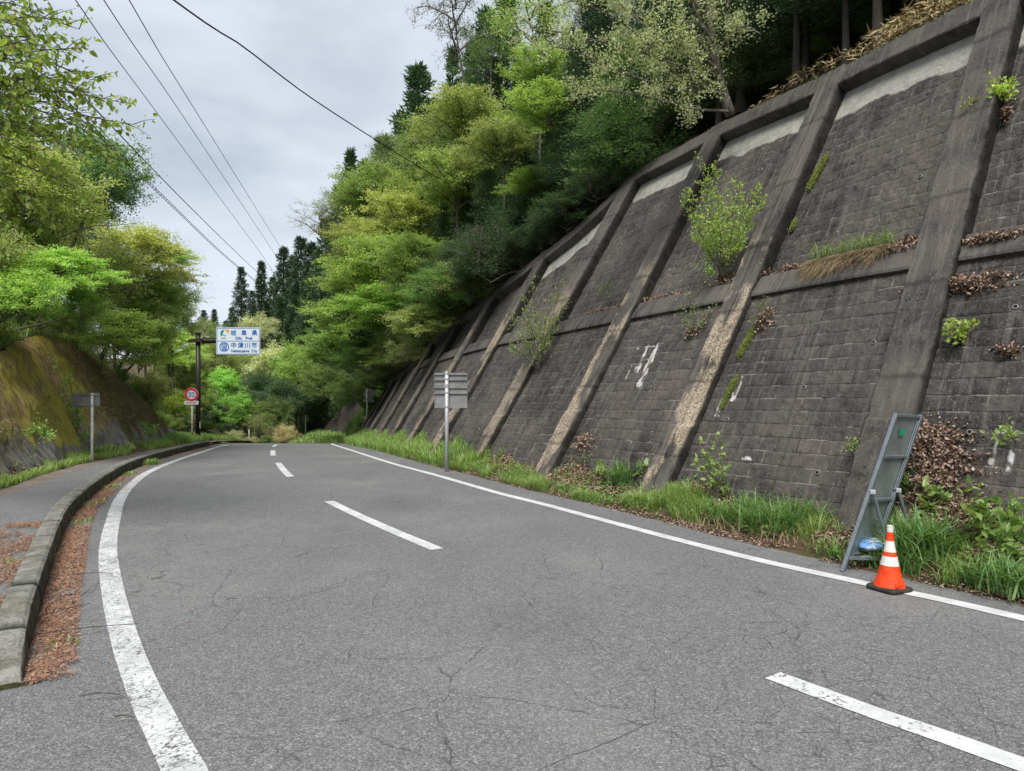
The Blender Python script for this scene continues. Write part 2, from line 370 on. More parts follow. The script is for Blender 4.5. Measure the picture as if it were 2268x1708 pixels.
def m_bank():
    a = NT('mossy_sprayed_concrete'); u = a.uv(); p = a.pos(); V_ = a.n('SeparateXYZ', {0: u}).outputs[1]; U_ = a.n('SeparateXYZ', {0: u}).outputs[0]
    st = a.noise(a.map(u, (6.5, 1.6, 1), rot=(0, 0, -.25)), 2.0, 6, .8); bl = a.noise(a.map(u, (1, .5, 1)), .9, 4, .6); fi = a.noise(p, 45, 4, .75)
    low = a.math('ADD', V_, a.math('MULTIPLY', a.math('SUBTRACT', bl, .5), 3.0)); low = a.math('ADD', low, a.math('MULTIPLY', a.math('SUBTRACT', st, .5), 1.2))
    grey = a.mix(a.ramp(st, .35, .65), (.13, .12, .115), (.42, .4, .385))
    brown = a.mix(a.ramp(st, .35, .62), (.2, .13, .07), (.5, .36, .2))
    moss = a.mix(a.ramp(fi, .35, .65), (.3, .26, .05), (.6, .53, .12))
    top = a.mix(a.ramp(a.math('ADD', bl, a.math('MULTIPLY', a.math('SUBTRACT', st, .5), .8)), .42, .56), brown, moss)
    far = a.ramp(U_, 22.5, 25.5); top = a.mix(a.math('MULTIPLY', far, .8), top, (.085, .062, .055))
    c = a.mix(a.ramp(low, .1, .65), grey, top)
    wh = a.math('MULTIPLY', a.ramp(a.noise(a.map(u, (7, .9, 1), (3, 9, 0)), 1.4, 3, .5), .7, .74), a.ramp(V_, 1.2, .5)); c = a.mix(wh, c, (.55, .52, .5))
    c = a.mix(a.ramp(fi, .28, .42, .6, 0), c, (.02, .016, .01))
    return a.fin(c, .95, a.bump(a.math('ADD', st, fi), .05, .8), spec=.1)
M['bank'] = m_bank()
M['rock'] = m_ground('dark_sprayed_slope', [(.055, .048, .046), (.085, .075, .07), (.03, .028, .026)])

# ------------------------------------------------------------------ plan curves of the place (metres)
WALLB = Path([(11.4, -3.2), (9.6, -.8), (7.87, 1.59), (6.09, 4.0), (4.3, 6.41), (2.71, 8.95), (1.32, 11.6), (.01, 14.3), (-1.29, 17.01), (-2.48, 19.76), (-3.53, 22.57), (-4.54, 25.39), (-5.51, 28.23), (-6.46, 31.08), (-7.32, 33.95), (-8.08, 36.85), (-8.74, 39.78), (-9.31, 42.73), (-9.77, 45.69), (-10.1, 52), (-9.9, 60), (-9.0, 70)], 1)
S0 = WALLB.near(4.09, 6.7)[0] - .2         # arc position of the old origin + near rib
_o = WALLB.near(7.87, 1.59)[0] - .5        # arc value of calibration s=0
RIB_S = [4.236, 7.366, 10.576, 13.806, 17.056, 20.18, 23.31, 26.44, 29.57, 32.7, 35.8, 38.9, 42.0]
RIB_K = [.46, .48, .56, .59, .62, .60, .59, .58, .58, .58, .58, .58, .58]
BASE_H = .3
def kk(s): return np.interp(np.asarray(s) - _o, RIB_S, RIB_K)
def topt(s): return np.interp(np.asarray(s) - _o, [0, 4, 7.4, 10.6, 13.8, 17.05, 18, 19, 20, 21, 22, 23, 24, 25, 28, 30, 31, 32, 33, 40, 43], [6.3, 6.45, 6.55, 6.75, 7.0, 7.06, 6.5, 5.96, 5.64, 5.43, 5.23, 5.05, 4.84, 4.62, 4.48, 4.05, 3.76, 3.42, 3.11, 3.0, 2.7])
def wall_pt(s, t, off=0.0):
    """point on the wall front plane: arc s, height t above base; off = metres out of the plane (towards the road)"""
    s = np.asarray(s, float); t = np.asarray(t, float); p, n = WALLB.at(s); k = kk(s); q = np.sqrt(1 + k * k)
    x = p[..., 0] + n[..., 0] * k * t - off * n[..., 0] / q; y = p[..., 1] + n[..., 1] * k * t - off * n[..., 1] / q
    return np.stack([x, y, gz(p[..., 1]) + BASE_H + t + off * k / q], -1)
S_A, S_Z = _o - 3.0, _o + 42.6
LINE_R = [(9.2, -3.5), (6.6, .6), (5.1, 2.9), (3.58, 5.25), (3.02, 6.02), (2.35, 6.97), (1.58, 8.35), (.42, 10.6), (-.3, 11.95), (-1.53, 14.67), (-3.17, 18.3), (-5.3, 23.92), (-7.5, 30.3), (-8.6, 34), (-9.35, 36.9), (-10.0, 39.8), (-10.55, 42.7), (-11, 45.7), (-11.4, 52), (-11.2, 60)]
LINE_L = [(2.6, -1.4), (.2, .9), (-.9, 2.35), (-1.42, 3.07), (-1.92, 3.75), (-2.5, 4.6), (-3.37, 5.98), (-4.26, 7.49), (-5.2, 9.27), (-6.1, 11.05), (-6.95, 12.95), (-8.0, 15.7), (-9.17, 19.64), (-10.39, 23.99), (-11.7, 28.21), (-12.6, 31.5)]
LINE_C = [(5.6, -1.6), (4.0, .7), (2.23, 3.1), (1.53, 4.03), (-.74, 7.32), (-2.8, 10.85), (-4.48, 14.39), (-6.0, 18.2), (-7.12, 21.18), (-8.36, 24.84), (-9.6, 28.6), (-10.75, 32.5), (-11.8, 37), (-12.6, 42)]
EDGE_R = [(9.9, -3.5), (7.3, .6), (5.4, 3.1), (3.91, 5.42), (3.51, 6.03), (3.13, 6.63), (2.63, 7.55), (1.95, 8.93), (1.42, 10.06), (.7, 11.43), (-.05, 12.95), (-1.07, 15.3), (-2.35, 18.2), (-4.4, 23.7), (-6.85, 30.3), (-8.0, 34), (-8.75, 36.9), (-9.4, 39.8), (-9.95, 42.7), (-10.4, 45.7), (-10.8, 52), (-10.6, 60)]
KERB = [(-2.7, 3.93), (-3.05, 4.5), (-3.84, 5.86), (-4.94, 7.79), (-5.85, 9.5), (-6.95, 11.95), (-8.15, 14.9), (-8.95, 17.2), (-9.95, 20.5), (-11.2, 24.9), (-12.3, 28.6), (-12.75, 30.0)]
BANK = Path([(-3.2, -2), (-4.6, 2), (-6.0, 6.0), (-7.2, 8.8), (-8.4, 11.6), (-9.3, 13.9), (-10.2, 16.3), (-10.9, 18.6), (-11.5, 21.5), (-12.3, 24.5), (-13.4, 28), (-15.2, 33), (-17.5, 40), (-18.5, 48), (-18.5, 60)], -1)
BANK_K = .45
def bank_t(s): return np.interp(s, [0, 12, 15, 18, 21, 22.5, 24, 25.5, 27, 28.5, 30, 31.5, 33, 36], [1.1, 1.2, 1.63, 2.11, 2.77, 3.06, 2.96, 2.79, 2.38, 1.92, 1.5, .93, .5, .3])
def bank_pt(s, t):
    p, n = BANK.at(s); t = np.asarray(t, float)
    return np.stack([p[..., 0] + n[..., 0] * BANK_K * t, p[..., 1] + n[..., 1] * BANK_K * t, gz(p[..., 1]) + .3 + t], -1)

def hill_profile(u): return np.where(u < 26, u * .72, 26 * .72 + (u - 26) * .4)
def lhill(u): return np.where(u < 6, u * .28, 6 * .28 + (u - 6) * .5)
def terrain(x, y):
    s, u = WALLB.near(x, y)
    if u > .2:
        w = s < S_Z; t = float(topt(s)) if w else float(np.interp(s, [S_Z, S_Z + 3, S_Z + 20], [2.7, 1.0, .3])); k = float(kk(s)); pb, _ = WALLB.at(s); z0 = float(gz(pb[1])) + BASE_H
        ut = k * t
        return z0 + (t * u / ut if u < ut else t + float(hill_profile(u - ut)))
    s, u = BANK.near(x, y)
    if u > .1:
        t = float(bank_t(s)); pb, _ = BANK.at(s); z0 = float(gz(pb[1])) + .3; ut = BANK_K * t
        return z0 + (t * u / ut if u < ut else t + float(lhill(u - ut)))
    return float(gz(y))

# ------------------------------------------------------------------ ground sheets
def sheet(name, A, B, nv, zf, mat, n=None, label=None, kind='structure', extra=None):
    a = crv(A, .25); b = crv(B, .25); n = n or max(len(a), len(b))
    def rs(P):
        s = np.r_[0, np.cumsum(np.linalg.norm(np.diff(P, axis=0), axis=1))]; t = np.linspace(0, s[-1], n)
        return np.stack([np.interp(t, s, P[:, 0]), np.interp(t, s, P[:, 1])], 1), t
    a, ta = rs(a); b, _ = rs(b); v = np.linspace(0, 1, nv)
    XY = a[:, None] * (1 - v[None, :, None]) + b[:, None] * v[None, :, None]
    X, Y = XY[..., 0], XY[..., 1]; Z = zf(X, Y, np.broadcast_to(v, X.shape), ta[:, None])
    uv = np.stack([np.broadcast_to(ta[:, None], X.shape), np.broadcast_to(v, X.shape)], -1).reshape(-1, 2)
    o = mk(name, np.stack([X, Y, Z], -1).reshape(-1, 3), gridF(n, nv), mat, uv=uv, smooth=True)
    return tag(o, label, kind=kind)
# base ground, reaches the horizon
gx = np.unique(np.r_[np.linspace(-400, -40, 30), np.linspace(-40, 40, 60), np.linspace(40, 400, 30)]); gy = np.unique(np.r_[np.linspace(-60, 0, 12), np.linspace(0, 120, 90), np.linspace(120, 700, 40)])
GX, GY = np.meshgrid(gx, gy, indexing='ij')
GZ = gz(np.minimum(GY, 170)) - .25 + fbm(GX * .05, GY * .05, 3, 3) * 1.5 * np.clip((GY - 60) / 40, 0, 1)
tag(mk('ground', np.stack([GX, GY, GZ], -1).reshape(-1, 3), gridF(len(gx), len(gy)), M['wood'], smooth=True), kind='structure')
LFT = [(-5.6, -3.5), (-5.8, 0), (-6.0, 3.2), (-6.4, 6), (-7.1, 8.5), (-7.4, 9.8), (-7.95, 11.42), (-8.6, 13.25), (-9.4, 15.78), (-10.0, 18.65), (-11.2, 24.7), (-12.8, 29.5), (-14.4, 34), (-15.6, 39), (-16.6, 46), (-17, 60)]
ER2 = [(x + .35, y) for x, y in EDGE_R]
sheet('road', LFT, ER2, 22, lambda X, Y, v, t: gz(Y), M['asphalt'])
# painted lines
def ribbon(name, P, w, h, mat, label, s0=0, s1=None, step=.12, cat='road marking', group=None, jag=0):
    pa = Path(P, 1, step); s1 = s1 or pa.L; s = np.arange(s0, s1 + step / 2, step); p, n = pa.at(s)
    v = np.linspace(-.5, .5, 7); X = p[:, 0][:, None] + n[:, 0][:, None] * v * w; Y = p[:, 1][:, None] + n[:, 1][:, None] * v * w
    if jag:
        e = fbm(s[:, None] * 12 + v * 3, s[:, None] * 5, 3, 5) * jag
        X = X + n[:, 0][:, None] * e * np.sign(v) * (abs(v) > .4); Y = Y + n[:, 1][:, None] * e * np.sign(v) * (abs(v) > .4)
    uv = np.stack([np.broadcast_to(v * w, X.shape), np.broadcast_to(s[:, None], X.shape)], -1).reshape(-1, 2)
    o = mk(name, np.stack([X, Y, gz(Y) + h], -1).reshape(-1, 3), gridF(len(s), 7)[:, ::-1], mat, uv=uv); tag(o, label, cat, group); return o
pr = Path(LINE_R); pl = Path(LINE_L); pc = Path(LINE_C)
ribbon('edge_line', LINE_L, .165, .005, M['line_worn'], 'thick cracked white edge line curving beside the raised kerb', cat='road line', jag=.009)
ribbon('edge_line', LINE_R, .15, .005, M['line'], 'thin clean white edge line passing under the traffic cone', cat='road line', jag=.008)
sC = lambda x, y: pc.near(x, y)[0]
DD = [((4.0, .7), (1.53, 4.03), 'nearest white centre dash, cut by the right border of the photo'), ((-.74, 7.32), (-2.8, 10.85), 'long white centre dash in the middle of the road'),
      ((-4.48, 14.39), (-6.0, 18.2), 'short curved white centre dash left of the rusty skid marks'), ((-7.12, 21.18), (-8.36, 24.84), 'small square-looking white centre dash near the crest'),
      ((-9.6, 28.6), (-10.75, 32.5), 'farthest white centre dash, a sliver right at the crest')]
for a_, b_, lb in DD:
    ribbon('centre_dash', LINE_C, .15, .005, M['dash'], lb, sC(*a_), sC(*b_), .05, cat='road line', group='white centre dashes', jag=.008)

# right verge (soil under grass), rises from the asphalt edge to behind the foot of the wall
def verge_pts():
    s = np.arange(S_A, WALLB.L, .2); er = crv(EDGE_R, .05); P = []; v = np.linspace(0, 1, 14)
    for a in s:
        p, n = WALLB.at(a); d = np.abs((er - p) @ np.array([n[1], -n[0]])) + 1e3 * (((er - p) @ n) > .1); q = er[np.argmin(d + .02 * np.linalg.norm(er - p, axis=1))]
        w = p + n * .55; P.append(q[None] * (1 - v[:, None]) + w[None] * v[:, None])
    return s, np.array(P), v
vs, VP, vv = verge_pts()
def verge_z(X, Y, v, s):
    ribdip = np.exp(-((((s - _o - 7.366 + 50 * 3.15) % 3.15) - 2.6) / .7) ** 2)
    return gz(Y) + np.clip(v * 8, -.02, 1) * .03 + v ** 1.4 * (.36 + .22 * ribdip) + v ** 2.2 * (.2 * np.exp(-((s - _o - 6.9) / .4) ** 2) + .1 * np.exp(-((s - _o - 5.8) / .9) ** 2) + .08 * np.exp(-((s - _o - 10.1) / .5) ** 2) + .1 * np.exp(-((s - _o - 13.2) / .6) ** 2)) + fbm(X * 2, Y * 2, 4, 9) * .16 * np.clip(v * 3, .06, 1) - .008
VZ = verge_z(VP[..., 0], VP[..., 1], np.broadcast_to(vv, VP.shape[:2]), vs[:, None])
tag(mk('verge', np.dstack([VP, VZ]).reshape(-1, 3), gridF(len(vs), 14)[:, ::-1], M['verge'], smooth=True), kind='structure')
# left: pavement, kerb, verge, bank
KIN = [(-2.95, 3.75), (-3.22, 4.42), (-4.0, 5.77), (-5.1, 7.7), (-6.0, 9.42), (-7.11, 11.87), (-8.31, 14.83), (-9.1, 17.13), (-10.1, 20.45), (-11.35, 24.85), (-12.55, 28.95), (-13.75, 33), (-14.85, 37.5), (-15.65, 42), (-16.3, 46), (-16.8, 53)]
LFW = [(-5.9, 3.3), (-6.0, 4.5), (-6.45, 6.3), (-7.0, 8.4), (-7.4, 9.8), (-7.8, 11.42), (-8.5, 13.25), (-9.3, 15.78), (-9.95, 18.65), (-11.1, 23), (-12.3, 27), (-13.9, 32.6), (-15.2, 37.5), (-16.2, 42), (-17, 46), (-17.4, 53)]
sheet('footpath', LFW, KIN, 8, lambda X, Y, v, t: gz(Y) + .012 + np.clip((Y - 3.6) / 4, 0, 1) * .13 + np.clip((v - 1) * 10 + 1, 0, 1) * 0, M['walk'])
LFE = [(x - .28, y) for x, y in LFW]
sheet('dirt_strip', LFE, [(x + .06, y) for x, y in LFW], 8, lambda X, Y, v, t: gz(Y) + .01 + np.clip((Y - 3.6) / 4, 0, 1) * .13 + .015 + fbm(X * 5, Y * 5, 3, 4) * .02 - np.where(v > .8, (v - .8) * .1, 0), M['dirt'])
bs = np.arange(0, BANK.L, .3); bp, bn = BANK.at(bs); lfe = crv(LFE, .05)
Q = []; v9 = np.linspace(0, 1, 9)
for p, n in zip(bp, bn):
    d = np.linalg.norm(lfe - p, axis=1); q = lfe[np.argmin(d)]; w = p + n * .25; Q.append(w[None] * (1 - v9[:, None]) + (q + (q - p) * .05)[None] * v9[:, None])
Q = np.array(Q); QZ = gz(Q[..., 1]) + .15 + (1 - v9[None]) * .2 + fbm(Q[..., 0] * 3, Q[..., 1] * 3, 3, 2) * .08
LV = np.dstack([Q, QZ])
tag(mk('grass_verge', np.dstack([Q, QZ]).reshape(-1, 3), gridF(len(bs), 9)[:, ::-1], M['verge'], smooth=True), kind='structure')
# bank face
b_s = np.arange(0, 37, .12); nt = 40; tv = np.linspace(-.35, 1, nt)
SS, TT = np.meshgrid(b_s, tv, indexing='ij'); T_ = TT * bank_t(SS); BP = bank_pt(SS, T_)
pn, nn = BANK.at(SS); bump_ = fbm(SS * .5, T_ * .5, 3, 11) * .22 + fbm(SS * 3.0, T_ * 2.5, 4, 12) * .3
ro = np.clip((TT - .9) / .1, 0, 1) ** 2 * .12
BP[..., 0] -= nn[..., 0] * (bump_ - ro); BP[..., 1] -= nn[..., 1] * (bump_ - ro)
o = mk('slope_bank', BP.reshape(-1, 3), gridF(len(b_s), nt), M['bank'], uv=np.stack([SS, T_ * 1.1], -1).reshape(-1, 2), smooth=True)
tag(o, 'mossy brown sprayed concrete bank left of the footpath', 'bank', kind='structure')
# left hill above the bank
ls = np.arange(0, BANK.L, .6); lu = np.r_[-.05, .3, .8, 1.5, 2.5, 4, 6, 9, 13, 18, 25, 35, 50]
SS, UU = np.meshgrid(ls, lu, indexing='ij'); tt = bank_t(SS); p, n = BANK.at(SS); ut = BANK_K * tt + UU + .2
HX = p[..., 0] + n[..., 0] * ut; HY = p[..., 1] + n[..., 1] * ut; HZ = gz(p[..., 1]) + .3 + tt + lhill(UU) + fbm(HX * .7, HY * .7, 4, 21) * .5 * np.clip(UU + .2, .1, 1)
tag(mk('left_hillside', np.stack([HX, HY, HZ], -1).reshape(-1, 3), gridF(len(ls), len(lu)), M['wood'], smooth=True), kind='structure')
# right hill above the wall
rs_ = np.arange(S_A, WALLB.L, .6); ru = np.r_[-.06, .25, .7, 1.3, 2.2, 3.5, 5, 7.5, 11, 15, 20, 27, 36, 50, 70]
SS, UU = np.meshgrid(rs_, ru, indexing='ij'); tt = np.where(SS < S_Z, topt(SS), np.interp(SS, [S_Z, S_Z + 3, S_Z + 20], [2.7, 1.0, .3])); p, n = WALLB.at(SS); ut = kk(SS) * tt + .32 + UU
HX = p[..., 0] + n[..., 0] * ut; HY = p[..., 1] + n[..., 1] * ut; HZ = gz(p[..., 1]) + BASE_H + tt - .04 + hill_profile(np.maximum(UU, 0)) + fbm(HX * .6, HY * .6, 4, 31) * .8 * np.clip(UU / 2, 0, 1)
tag(mk('right_hillside', np.stack([HX, HY, HZ], -1).reshape(-1, 3), gridF(len(rs_), len(ru))[:, ::-1], M['wood'], smooth=True), kind='structure')

# kerb
def kerb():
    pa = Path(KERB, 1, .1); s = np.arange(0, pa.L, .06); p, n = pa.at(s)
    hh = np.interp(s, [0, .08, .7, 1.0, 60], [.03, .07, .18, .215, .215]) + fbm(s * 1.3, s * 0, 3, 4) * .02
    prof = [(0, -.05), (-.005, .3), (-.012, .72), (-.02, .9), (-.045, .985), (-.09, 1.0), (-.15, 1.0), (-.185, .975), (-.2, .8), (-.2, -.05)]
    X = []; 
    for (o_, z_) in prof:
        e = fbm(s * 9, np.full_like(s, o_ * 40), 3, 8) * .016
        X.append(np.stack([p[:, 0] + n[:, 0] * (o_ + e), p[:, 1] + n[:, 1] * (o_ + e), gz(p[:, 1]) + hh * z_ + e * .5 * (z_ > .5)], 1))
    V = np.stack(X, 1); j = np.abs(((s + .35) % 1.0) - .5) > .468
    V[j, 2:8, 2] -= .025
    V = V.reshape(-1, 3); F = gridF(len(s), len(prof)); jt = np.repeat(j, len(prof)).astype(float)
    end = [list(range(len(prof)))]
    o = mk('kerb', V, [F, np.array(end)], M['kerb'], attr={'joint': ('POINT', jt)}, smooth=False)
    return tag(o, kind='structure')
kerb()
# gutter slabs seen between the needles
gs = Path(KERB, 1, .1); root = empty('gutter', (-3.2, 5.2, 0), label='flat grey concrete gutter slabs half buried in needles beside the kerb', cat='gutter')
for i in range(9):
    mb = MB(); a0 = .9 + i * 1.0 + random.uniform(-.04, .04); ss = np.linspace(a0, a0 + .95, 6); p, n = gs.at(ss)
    V = []
    for k in range(6):
        for o_ in (.085 + random.uniform(-.015, .015), .215 + random.uniform(-.02, .02)):
            V.append((p[k, 0] + n[k, 0] * o_ + 3.2, p[k, 1] + n[k, 1] * o_ - 5.2, float(gz(p[k, 1])) + .011 + .004 * (i % 2)))
    mk('slab', V, gridF(6, 2)[:, ::-1], M['gutter'], root)

# ------------------------------------------------------------------ retaining wall
wall = empty('retaining_wall', tuple(wall_pt(_o + 9, 0)), label='tall dark block retaining wall with sloping concrete ribs along the road', cat='retaining wall')
wl0 = np.array(wall.location)
RW = .53; REC = .17; MID0, MID1 = 2.82, 3.16; BEAM = .36
def panel(sa, sb, res, name='wall_panel'):
    """block panel between two ribs; recessed behind the rib fronts"""
    ns = max(3, int((sb - sa) / res)); s = np.linspace(sa - .05, sb + .05, ns)
    tmax = float(topt((sa + sb) / 2)); q = math.sqrt(1 + float(kk((sa + sb) / 2)) ** 2); nt = int((tmax + .5) * q / res); tf = np.linspace(0, 1, nt)
    Sg, Fg = np.meshgrid(s, tf, indexing='ij'); Tg = -.5 + Fg * (topt(Sg) + .5 - .03); V_ = Tg * q
    row = np.floor(V_ / .187); fr = V_ / .187 - row; off = np.where(row.astype(int) % 2 == 0, 0, .155)
    col = np.floor((Sg + off) / .31); fc = (Sg + off) / .31 - col
    d_r = np.minimum(fr, 1 - fr) * .187; d_c = np.minimum(fc, 1 - fc) * .31
    g_r = 1 - np.clip(d_r / .010, 0, 1); g_c = 1 - np.clip(d_c / .014, 0, 1)
    up = Tg > MID1 - .1; clean = np.clip((Tg - (topt(Sg) - .84 - fbm(Sg * 2.6, Sg * 0, 4, 17) * .2)) / .03, 0, 1) * (topt(Sg) > 5.5)
    rgh = (1 - clean)
    cellh = vnoise(col * 7.3 + .5, row * 3.7 + .5, 5) - .5
    h = fbm(Sg * 14, V_ * 14, 3, 40) * .032 * rgh * (1 - g_r) + cellh * .01 * rgh - g_r * .009 - g_c * .006 * (.4 + .6 * rgh)
    h = h - np.where(up, .12, 0)
    P = wall_pt(Sg, Tg, -REC + .06 + h)
    gro = np.clip(g_r * 1.25 + g_c * .55, 0, 1); vj = g_c * (1 - g_r)
    lime = np.zeros_like(gro)
    for (ls_, lt, w_, hgt) in LIME:
        ds = (Sg - (ls_ + (Tg - lt) * .02)) / w_; dt = (Tg - lt) / hgt
        m = (np.abs(ds + fbm(Sg * 8, Tg * 8, 3, 77) * 1.3) < 1 - np.clip(dt, 0, 1) * .75) & (dt > fbm(Sg * 9, Sg * 0, 2, 7) * .5) & (dt < 1)
        lime = np.maximum(lime, m * (.15 + .85 * (fbm(Sg * 26, Tg * 9, 3, 3) > .0)))
    L = (P - wl0).reshape(-1, 3)
    mk(name, L, gridF(ns, nt), M['block'], wall, uv=np.stack([Sg, V_], -1).reshape(-1, 2),
       attr={'groove': ('POINT', gro.ravel()), 'vjoint': ('POINT', vj.ravel()), 'clean': ('POINT', (clean * rgh * 0 + clean).ravel()), 'lime': ('POINT', lime.ravel())}, smooth=True)
ribs = [_o + s for s in RIB_S]
LIME = [(ribs[2] + 2.45, 1.66, .012, .5), (ribs[2] + 2.05, 1.98, .3, .02), (ribs[2] + 2.2, 2.22, .34, .015), (ribs[2] + 1.95, 1.72, .10, .55), (ribs[2] + 2.22, 1.72, .085, .55), (ribs[2] + 1.93, 1.52, .10, .2), (ribs[1] + 2.75, 1.28, .05, .34), (ribs[1] + 2.95, 1.05, .05, .25), (ribs[1] + 2.1, .52, .14, .05), (ribs[0] + 2.2, .62, .03, .3), (ribs[0] + 2.35, .66, .025, .28), (ribs[0] + 2.3, .98, .22, .035)]
allr = [_o - 2.0, _o + 1.1] + ribs
for i in range(len(allr) - 1):
    sa, sb = allr[i] + RW, allr[i + 1]
    res = .022 if 2 <= i <= 5 else (.045 if i < 10 else .09)
    if i < 2: res = .06
    panel(sa, sb, res)
def wall_strip(name, sa, sb, prof, mat, ds=.1, jag=.006, rows_off=None, tanv=None, joint=None):
    """sweep a closed-ish (t, off) profile along the wall; prof entries are functions of s -> (t, off)"""
    s = np.arange(sa, sb + ds / 2, ds); cols = []; uvs = []
    for j, pf in enumerate(prof):
        t, off = pf(s); e = fbm(s * 7, np.full_like(s, j * 3.3), 3, 50 + j) * jag
        cols.append(wall_pt(s, t + e, off + e)); uvs.append(np.stack([s, np.broadcast_to(t, s.shape) + off], -1))
    V = np.stack(cols, 1) - wl0; UVs = np.stack(uvs, 1).reshape(-1, 2); F = gridF(len(s), len(prof))
    ends = [list(range(len(prof))), [(len(s) - 1) * len(prof) + k for k in range(len(prof))][::-1]]
    return mk(name, V.reshape(-1, 3), [F, np.array(ends)], mat, wall, uv=UVs)
for i in range(len(allr) - 1):
    sa, sb = allr[i] + RW - .02, allr[i + 1] + .02
    if topt((sa + sb) / 2) < 4.2: continue
    wall_strip('ledge_beam', sa, sb, [lambda s: (MID0 + 0 * s, -REC - .05), lambda s: (MID0 + 0 * s, -.055), lambda s: (MID0 + .03 + 0 * s, -.045), lambda s: (MID1 - .03 + 0 * s, -.09), lambda s: (MID1 + 0 * s, -.11), lambda s: (MID1 + .04 + 0 * s, -REC - .12)], M['conc'])
wall_strip('top_beam', S_A, S_Z, [lambda s: (topt(s) - BEAM, -REC - .2), lambda s: (topt(s) - BEAM, -.01 + 0 * s), lambda s: (topt(s) - BEAM + .02, .004 + 0 * s), lambda s: (topt(s) - .03, .003 + 0 * s), lambda s: (topt(s), -.02 + 0 * s), lambda s: (topt(s) + .02, -.5 + 0 * s)], M['conc'], jag=.02)
def rib(s0, tanamt, double=False):
    tm = float(topt(s0 + RW / 2)) - .01; ds = .045; nn_ = int((tm + .7) / ds); t = np.linspace(-.6, tm, nn_)
    prof = [(0, -REC - .2), (0, -.11), (0, -.02), (.02, .012), (.1, .012), (.18, .012), (.245, .012), (.262, -.05 if double else .012), (.28, .012), (.36, .012), (.44, .012), (RW - .02, .012), (RW, -.02), (RW, -.11), (RW, -REC - .2)]
    V = []; U_ = []; tn = []; jt = []
    for j, (o_, f_) in enumerate(prof):
        e = fbm(t * 9, np.full_like(t, j * 1.7 + s0), 5, 60) * (.034 if j in (2, 3, 11, 12) else .014)
        step = np.where(t < .95 + .1 * math.sin(s0 * 5), .03, 0) * (f_ > -.1)
        V.append(wall_pt(s0 + o_ - (.02 if j in (2, 3) else 0) * 0 + e, t, f_ + e * .7 + step)); U_.append(np.stack([np.full_like(t, s0 + o_), t * 1.15], -1))
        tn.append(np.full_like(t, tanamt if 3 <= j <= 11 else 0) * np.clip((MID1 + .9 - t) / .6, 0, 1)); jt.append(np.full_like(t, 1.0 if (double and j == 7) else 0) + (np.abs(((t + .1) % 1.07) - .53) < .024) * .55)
    V = np.stack(V, 1) - wl0
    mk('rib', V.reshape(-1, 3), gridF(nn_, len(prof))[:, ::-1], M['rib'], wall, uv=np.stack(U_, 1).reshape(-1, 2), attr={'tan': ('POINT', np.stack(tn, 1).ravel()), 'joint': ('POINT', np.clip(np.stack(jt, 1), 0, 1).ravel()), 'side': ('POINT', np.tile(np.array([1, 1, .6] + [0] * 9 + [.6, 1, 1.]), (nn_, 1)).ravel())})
TAN = {3: 0.0, 4: 1.0, 5: 1.0, 6: .9, 7: .8, 8: .7, 9: .5}
for i, s0 in enumerate(allr):
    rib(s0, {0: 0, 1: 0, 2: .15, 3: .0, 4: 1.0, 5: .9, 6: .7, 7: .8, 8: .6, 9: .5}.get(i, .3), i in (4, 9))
# weep pipes
def wframe(s, t, off):
    p = wall_pt(s, t, off); a = wall_pt(s + .05, t, off) - p; b = wall_pt(s, t + .05, off) - p
    a /= np.linalg.norm(a); b /= np.linalg.norm(b); n = np.cross(a, b); n /= np.linalg.norm(n)
    if n[2] < 0: n = -n
    return p, a, b, n
for k in range(2, 8):
    sa = allr[k] + RW; L = allr[k + 1] - sa
    for (fs, t) in [(.2, .55), (.75, 1.0), (.45, 1.5), (.12, 2.0), (.8, 2.3), (.5, 3.7), (.15, 4.3), (.72, 4.9), (.3, 5.5)]:
        if t > topt(sa) - 1: continue
        ss = sa + (fs + random.uniform(-.08, .08)) * L; p, a, b, n = wframe(ss, t + random.uniform(-.1, .1), -REC + .06 - (.12 if t > 3 else 0)); mb = MB()
        c = p - wl0; h0 = c - n * .05; h1 = c + n * .016
        mb.tube([h0, h1], [.027, .027], 12, cap=True)
        o = mb.build('weep_pipe', M['pipe'], wall); m2 = MB(); m2.tube([h1 - n * .004, h1 + n * .0015], [.020, .020], 12); m2.build('bore_disc', M['hole'], o)  # near-black disc on the closed pipe end, painted shade of a hollow

# far sprayed slope past the wall's end, and the grassy rise in front of it
def pxl(x, y, Y): return np.array([(x - 1106) / 1534 * Y, Y, 1.65 + (833 - y) / 1534 * Y])
uu = np.linspace(0, 1, 50); tv = np.linspace(-.25, 1, 24); A0, A1 = pxl(672, 950, 54), pxl(800, 948, 45)
UU, TT = np.meshgrid(uu, tv, indexing='ij'); hgt = np.interp(UU, [0, .12, .5, .7, 1], [.15, .5, 3.0, 3.6, 3.8]) * TT; e_ = fbm(UU * 9, TT * 5, 4, 5) * .35
P = A0 * (1 - UU[..., None]) + A1 * UU[..., None] + hgt[..., None] * np.array([.30, .30, 1.0]) + e_[..., None] * np.array([.5, .8, 0])
tag(mk('sprayed_slope', P.reshape(-1, 3), gridF(50, 24), M['rock'], uv=np.stack([UU * 12, hgt], -1).reshape(-1, 2), smooth=True), 'dark grey bare slope beyond the far end of the ribbed wall', 'slope', kind='structure')
sx_ = np.linspace(620, 800, 46); sy_ = np.linspace(42.5, 56, 24); MX, MY = np.meshgrid(sx_, sy_, indexing='ij')
MZ = gz(MY) - .12 + np.clip((MX - 622) / 60, 0, 1) * np.clip((MY - 42.5) / 3, 0, 1) * (.42 + .055 * (MY - 45)) + fbm(MX * .1, MY * .6, 3, 3) * .15
FV = np.stack([(MX - 1106) / 1534 * MY, MY, MZ], -1)
